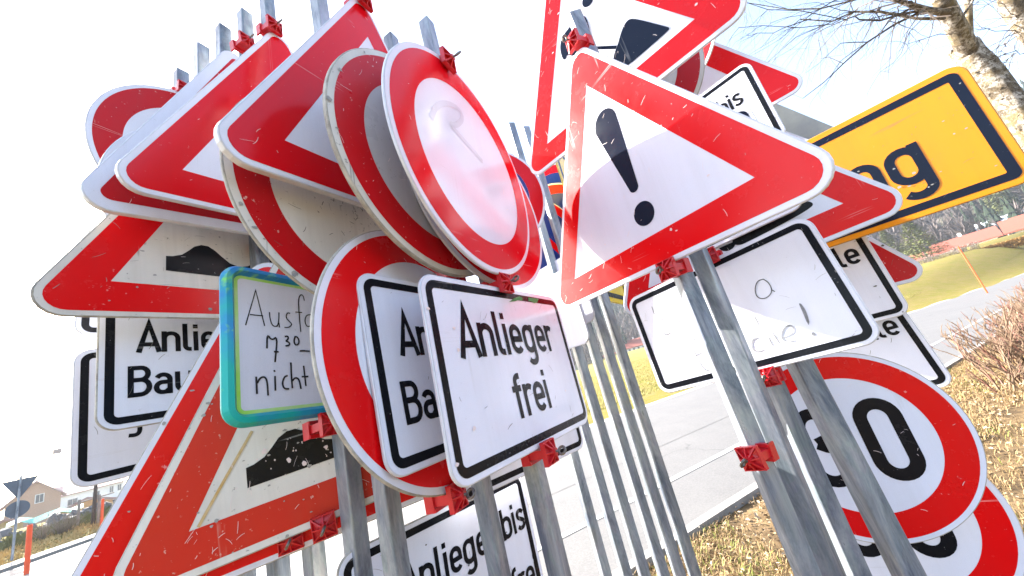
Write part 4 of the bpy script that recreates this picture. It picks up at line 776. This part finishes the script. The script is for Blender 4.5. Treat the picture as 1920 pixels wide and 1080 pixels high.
tag(mb.build('peeled_spots', SCR_LT, s), kind='stuff'); a0 = on_sign('L20', 473, 808); a1 = on_sign('L20', 425, 893); a2 = on_sign('L20', 372, 988); mb = MB(); stroke(mb, [(a0.x, a0.y), (a1.x, a1.y), (a2.x, a2.y)], .006, .0019); mb.build('rust_run', plain('rust_yellow', (.50, .30, .08), .8, 0, .3, 60, .1, (.62, .5, .3)), s)
S_('L19', 'warning_sign', 'triangular sign showing only its red left edge behind the battered bump sign', red=RED_LIT, rim=RIM_OLD, scr=(60, SCR_LT), chips=(20, SCR_GR))
s = S_('L14', 'supplementary_plate', 'front white plate reading Anlieger frei in the middle', border=BLACK, scr=(34, SCR_DK), chips=(6, SCR_LT)); part_text(s, 'lettering', [('Anlieger', -.221, .022, .107, False, 1.06), ('frei', -.072, -.124, .101, False, 1.12)])
Z = lambda x, y: on_sign('L14', 780 + x / 5.685, 500 + y / 5.685); part_poly(s, 'green_sticker_scrap', [[(p_.x, p_.y) for p_ in (Z(x, y) for x, y in P_)] for P_ in ([(985, 378), (1040, 338), (1095, 318), (1130, 335), (1128, 368), (1085, 358), (1050, 372)][::-1], [(1190, 330), (1300, 345), (1285, 385), (1250, 392), (1225, 372), (1195, 370)][::-1])], LEAFGREEN, .0022)
s = S_('L13', 'supplementary_plate', 'white plate beginning Anlieger, tucked behind the front Anlieger frei plate', border=BLACK, scr=(22, SCR_DK)); part_text(s, 'lettering', [('Anlieger bis', -.222, .018, .092, False, 1), ('Baustelle frei', -.240, -.116, .083, False, 1)])
s = S_('L16', 'supplementary_plate', 'white plate beginning Anlie and Bau at left, under the worn bump sign', border=BLACK, scr=(22, SCR_DK), rim=RIM_OLD); part_text(s, 'lettering', [('Anlieger bis', -.230, -.010, .082, False, 1), ('Baustelle frei', -.247, -.126, .081, False, 1)])
s = S_('L17', 'supplementary_plate', 'lowest left white plate with black border below the Anlie Bau plate', border=BLACK, scr=(16, SCR_DK)); cc = [on_sign('L17', x, y) for x, y in ((262, 795), (262, 810), (255, 816), (241, 817))]; mb = MB(); stroke(mb, chaikin([(c_.x, c_.y) for c_ in cc], 2), .011, .0014); mb.build('lettering', BLACK, s)
S_('L18', 'supplementary_plate', 'white plate with black border peeking out left of the worn bump sign', border=BLACK)
s = S_('L21', 'supplementary_plate', 'white plate reading Anlieger bis, cut off by the bottom edge in front of posts', border=BLACK, scr=(30, SCR_DK), chips=(10, SCR_DK), rim=RIM_OLD); part_text(s, 'lettering', [('Anlieger bis', .272, .038, .083, True, 1.), ('Baustelle frei', .285, -.118, .080, True, 1)])
# spray-painted framed board
def spray():
    m, t, b = new_mat('spray_painted_frame'); co = coords(t, rnd=False); n = ntex(t, co, 4.5, 4, .6); n2 = ntex(t, co, 7, 5, .65, dist=.6)
    c = mix(t, ramp(t, n, [(.42, 0.), (.58, 1.)]), (.0, .42, .36), (.015, .22, .55)); c = mix(t, ramp(t, n2, [(.60, 0.), (.68, 1.)]), c, (.25, .72, .03)); t.links.new(c, b.inputs['Base Color']); b.inputs['Roughness'].default_value = .4; return m
s = S_('L15', 'handwritten_board', 'white board in a teal and green sprayed frame, handwritten Ausfa and nicht', 'board', rim=spray()); h_ = P['L15'][7] * P['L15'][6]; mb = MB()
oo = [outline('p', i_, h_) for i_ in (0, .006, .016, .024)]; ringband(mb, oo[0], oo[1], .0, .010); ringband(mb, oo[1], oo[2], .010, .012); ringband(mb, oo[2], oo[3], .012, .001); mb.build('frame', spray(), s)
mb = MB(); a_, b_ = outline('p', .0235, h_), outline('p', .031, h_); ringband(mb, a_, b_, .0011); mb.build('lime_overspray', plain('lime_paint', (.33, .78, .03), .5, 0, .3, 6, .05, (.62, .78, .45)), s)
AW = [[(-.256, .034), (-.233, .122), (-.218, .036)], [(-.247, .06), (-.22, .06)], [(-.206, .071), (-.206, .056), (-.202, .038), (-.192, .036), (-.187, .047), (-.185, .073)], [(-.187, .047), (-.186, .035)], [(-.159, .074), (-.166, .075), (-.17, .062), (-.163, .053), (-.156, .046), (-.164, .037), (-.175, .036)], [(-.12, .114), (-.122, .129), (-.129, .13), (-.136, .114), (-.137, .071), (-.137, .028)], [(-.146, .079), (-.129, .08)], [(-.105, .077), (-.107, .077), (-.119, .074), (-.125, .057), (-.12, .042), (-.11, .046), (-.103, .063), (-.105, .077)], [(-.105, .06), (-.101, .044)]]
BW = [[(-.216, -.017), (-.214, .017), (-.205, .002), (-.192, .013), (-.201, -.048)], [(-.202, -.024), (-.192, -.024)], [(-.176, .013), (-.169, .015), (-.168, .008), (-.175, .002), (-.167, -.0), (-.166, -.007), (-.176, -.01)], [(-.152, .014), (-.156, .003), (-.153, -.007), (-.145, -.004), (-.143, .007), (-.148, .015), (-.152, .014)], [(-.144, -.021), (-.133, -.02), (-.119, -.021)], [(-.24, -.079), (-.24, -.115)], [(-.239, -.093), (-.232, -.081), (-.223, -.08), (-.219, -.091), (-.219, -.12)], [(-.203, -.079), (-.204, -.111)], [(-.204, -.066), (-.203, -.070)], [(-.176, -.079), (-.184, -.082), (-.189, -.096), (-.186, -.108), (-.175, -.109)], [(-.167, -.049), (-.168, -.08), (-.168, -.108)], [(-.167, -.092), (-.16, -.084), (-.151, -.088), (-.149, -.111)], [(-.138, -.057), (-.137, -.105)], [(-.145, -.083), (-.129, -.083)]]
mb = MB(); [stroke(mb, chaikin(p_, 2) if len(p_) > 3 else p_, .0026, .0014 + i * 3e-5) for i, p_ in enumerate(AW)]; [stroke(mb, chaikin(p_, 2) if len(p_) > 3 else p_, 0.0038, .0018 + i * 3e-5) for i, p_ in enumerate(BW)]; mb.build('handwriting', INK, s)

# ------------------------------------------------------------------ posts (square tubes set in the ground)
NL = Vector((.906, -.423)); NR = Vector((-.72, -.694)); NF = Vector((0, -1.)); WP = .042
def post_mesh(L, wp=WP):
    mb = MB(); a = wp / 2; b = a - .003; r = .004; ring = []
    for sx, sy, a0 in ((1, 1, 0), (-1, 1, 90), (-1, -1, 180), (1, -1, 270)): ring += [(sx * (a - r) + r * math.cos(rad(a0 + q)), sy * (a - r) + r * math.sin(rad(a0 + q))) for q in (0, 45, 90)]
    inn = [(x * b / a, y * b / a) for x, y in ring]; ringband(mb, ring[::-1], ring[::-1], -.12, L); ringband(mb, ring, inn, L, L); ringband(mb, inn, inn, L, L - .25); sheet(mb, inn, L - .25); return mb.mesh('tube', GALV)
def post(px, py, val, n, top, yaw, label, group, low=None, wp=None):
    """square tube whose line passes px,py (and low, if the tube leans a little); val is its depth along the row direction n; top in photo rows"""
    def hit(px, py): d = ray(px, py); return O + d * (val / (n.x * d.x + n.y * d.y))
    X = hit(px, py); ax = Vector((0, 0, 1))
    if low: X2 = hit(*low); ax = (X - X2).normalized(); X = X2
    X = X - ax * (X.z / ax.z); lo, hi = .3, 4.5
    for _ in range(40):                                    # length at which the tube reaches the photo row
        m_ = (lo + hi) / 2; v = CAMR.transposed() @ (X + ax * m_ - O); yy = CY - F_PX * v.y / -v.z if v.z < 0 else -9999
        if yy > top: lo = m_
        else: hi = m_
    root = empty('sign_post', Matrix.Translation(X) @ ax.to_track_quat('Z', 'Y').to_matrix().to_4x4() @ Matrix.Rotation(yaw - (0 if not low else 0), 4, 'Z')); tag(root, label, 'post', group); link('tube', post_mesh(lo, wp or WP), root); return X, lo
LYW = rad(65); RYW = rad(-46); GL, GC, GR = 'galvanised posts of the left row', 'thin galvanised posts in the middle', 'galvanised posts of the right row'
for a in [(340, 150, -1.53, NL, 137, LYW, 'shortest steel post at far left, above the round sign', GL), (378, 110, -1.36, NL, 90, LYW, 'second steel post from the left against the sky', GL), (419, 80, -1.25, NL, 55, LYW, 'third steel post from the left against the sky', GL), (460, 50, -1.17, NL, 27, LYW, 'fourth steel post, with red clamp of the shaded triangle', GL),
          (502, 20, -1.08, NL, -12, LYW, 'fifth steel post, with ring bolt clamp at the second triangle', GL), (600, 20, -.74, NL, -60, LYW, 'steel post rising past the top edge by the front triangle', GL), (735, 85, -.64, NL, 72, LYW, 'steel post end peeking between the two front round signs', GL), (803, 60, -.47, NL, 44, LYW, 'steel post above the foremost round sign, beside its ring bolt', GL),
          (646, 820, -.846, NL, 560, LYW, 'steel post in front of the battered bump sign at bottom left', GL)]: post(*a)
for i, (x, lb) in enumerate(((1137, 'leftmost thin steel post behind the Anlieger frei plate'), (1175, 'second thin steel post from the left, behind the front plate'), (1209, 'third thin steel post, with mottled dark side'), (1245, 'fourth thin steel post, middle right of the thin row'), (1275, 'fifth thin steel post, next to last of the thin row'), (1304, 'rightmost thin steel post beside the road edge'))):
    post(x, 1080, -1.60 - .006 * i, NF, (570, 605, 234, 241, 520, 520)[i], rad(-70), lb, GC, None, .036)
for a in [(1086, 50, -1.005, NR, 30, RYW, 'front right steel post rising above the exclamation mark triangle', GR, (1507, 1060)), (1554, 1060, -1.085, NR, 440, RYW, 'second right steel post touching the front one', GR), (1474, 775, -1.300, NR, 600, RYW, 'third right steel post below the handwritten plate', GR, (1600, 1060), .046),
          (1509, 700, -1.345, NR, 600, RYW, 'broad right steel post crossing the upper speed limit sign between its digits', GR, (1694, 1060), .052), (1545, 760, -1.99, NR, 300, RYW, 'steel post hidden behind the speed limit sign', GR), (1640, 850, -2.22, NR, 250, RYW, 'rear steel post hidden behind the amber sign', GR)]: post(*a)

# ------------------------------------------------------------------ red plastic clamps with eye bolts
def clamp_meshes():
    H = .025; mb = MB(); Q = []                       # pyramid body, eight ribs, outer frame
    for i in range(8):
        a = rad(45 * i); R = .0305 if i % 2 == 0 else .0425; Q.append((R * math.cos(a + rad(0)), R * math.sin(a)))
    top = [(.016 * math.cos(rad(45 * i)), .016 * math.sin(rad(45 * i)), .010) for i in range(8)]; lowr = [(x * .97, y * .97, .003) for x, y in Q]; bot = [(x, y, -.002) for x, y in Q]
    mb.add(top + lowr + bot, [tuple(range(8))] + [(i, (i + 1) % 8, 8 + (i + 1) % 8, 8 + i)[::-1] for i in range(8)] + [(8 + i, 8 + (i + 1) % 8, 16 + (i + 1) % 8, 16 + i)[::-1] for i in range(8)] + [tuple(range(16, 24))]); body = mb.mesh('clamp_body', PLASTIC)
    mb = MB()
    for i in range(8):
        a = rad(45 * i); u = Vector((math.cos(a), math.sin(a), 0)); v = Vector((-u.y, u.x, 0)) * .0016; R = Vector((*Q[i], 0)).length; pr = [(.008, H), (R, .012), (R, -.002), (.008, -.002)]
        vs = [tuple(u * r_ + v * s_ + Vector((0, 0, z_))) for s_ in (-1, 1) for r_, z_ in pr]; mb.add(vs, [(0, 1, 2, 3), (7, 6, 5, 4), (0, 4, 5, 1), (1, 5, 6, 2), (3, 7, 4, 0)])
    for i in range(8):
        p0 = Vector((*Q[i], 0)); p1 = Vector((*Q[(i + 1) % 8], 0)); n_ = Vector((-(p1 - p0).y, (p1 - p0).x, 0)).normalized() * .0026
        vs = [tuple(p0 + Vector((0, 0, z_))) for z_ in (-.002, .012)] + [tuple(p1 + Vector((0, 0, z_))) for z_ in (-.002, .012)] + [tuple(p0 + n_ + Vector((0, 0, z_))) for z_ in (-.002, .012)] + [tuple(p1 + n_ + Vector((0, 0, z_))) for z_ in (-.002, .012)]
        mb.add(vs, [(0, 2, 3, 1), (4, 5, 7, 6), (1, 3, 7, 5), (0, 4, 6, 2)])
    mb.tube([(0, 0, 0), (0, 0, H + .002)], [.012, .010], 14); ribs = mb.mesh('clamp_ribs', PLASTIC)
    mb = MB(); mb.box((0, 0, -.030), (.046, .022, .056)); mb.box((0, .018, -.050), (.056, .010, .012)); mb.box((0, -.018, -.050), (.056, .010, .012)); mb.box((.026, 0, -.060), (.006, .046, .026)); mb.box((-.026, 0, -.060), (.006, .046, .026)); jaw = mb.mesh('clamp_jaw', PLASTIC)
    mb = MB(); mb.tube([(0, 0, H - .004), (0, 0, H + .0015)], .0095, 14); mb.tube([(0, 0, H - .012), (0, 0, H + .012)], .0034, 10); mb.torus((0, 0, H + .020), (.25, 1, 0), .0100, .0036); bolt = mb.mesh('eye_bolt', STEEL, True)
    return body, ribs, jaw, bolt
CM = clamp_meshes(); GCL = 'red plastic sign clamps with eye bolts'
def clamp(k, px, py, label, off=.010, rot=0, jr=0, bolt=True, flip=1.):
    L_ = on_sign(k, px, py, off); root = empty('sign_clamp', smat(k) @ Matrix.Translation(L_) @ Matrix.Rotation(rad(rot), 4, 'Z') @ Matrix.Scale(.84, 4)); tag(root, label, 'clamp', GCL)
    link('clamp_body', CM[0], root); link('ribs', CM[1], root); link('jaw', CM[2], root, Matrix.Rotation(rad(-rot + jr), 4, 'Z'))
    if bolt: link('eye_bolt', CM[3], root, Matrix.Rotation(rad(-rot + 70), 4, 'Z'))
for c in [('L1', 347, 168, 'red clamp on the shortest post above the far left round sign'), ('L2', 462, 78, 'red clamp at the tip of the shaded triangle'), ('L3', 513, 50, 'red clamp with ring bolt at the tip of the second triangle'), ('L4', 682, 2, 'red clamp at the tip of the front triangle, cut by the top edge'),
          ('L8', 838, 115, 'red clamp with ring bolt on top of the foremost round sign'), ('L14', 945, 532, 'dull red clamp with ring bolt at the upper edge of the Anlieger frei plate'), ('L14', 1027, 848, 'pale pink clamp with ring bolt at the lower edge of the Anlieger frei plate'), ('L13', 858, 520, 'shaded red clamp with ring bolt left of the Anlieger frei clamp'),
          ('L12', 854, 930, 'red clamp at the bottom of the low middle round sign'), ('L20', 608, 986, 'red clamp under the battered bump sign, left of the post'), ('L19', 545, 1010, 'red clamp half hidden under the lower edge of the bump sign'), ('L15', 618, 795, 'red clamp below the handwritten board'), ('L5', 484, 466, 'red clamp at the right end of the worn bump sign'),
          ('R1', 1076, 78, 'red clamp at the tip of the exclamation mark triangle'), ('R1', 1253, 505, 'red clamp at the lower edge of the exclamation mark triangle'), ('R10', 1330, 482, 'red clamp behind the front right post above the handwritten plate'), ('R10', 1440, 707, 'red clamp at the lower edge of the handwritten plate'), ('R12', 1494, 690, 'red clamp half hidden behind the handwritten plate')]:
    clamp(*c)
clamp('R1', 1410, 858, 'bright red clamp without a sign, low on the front right post', -.02, 8)
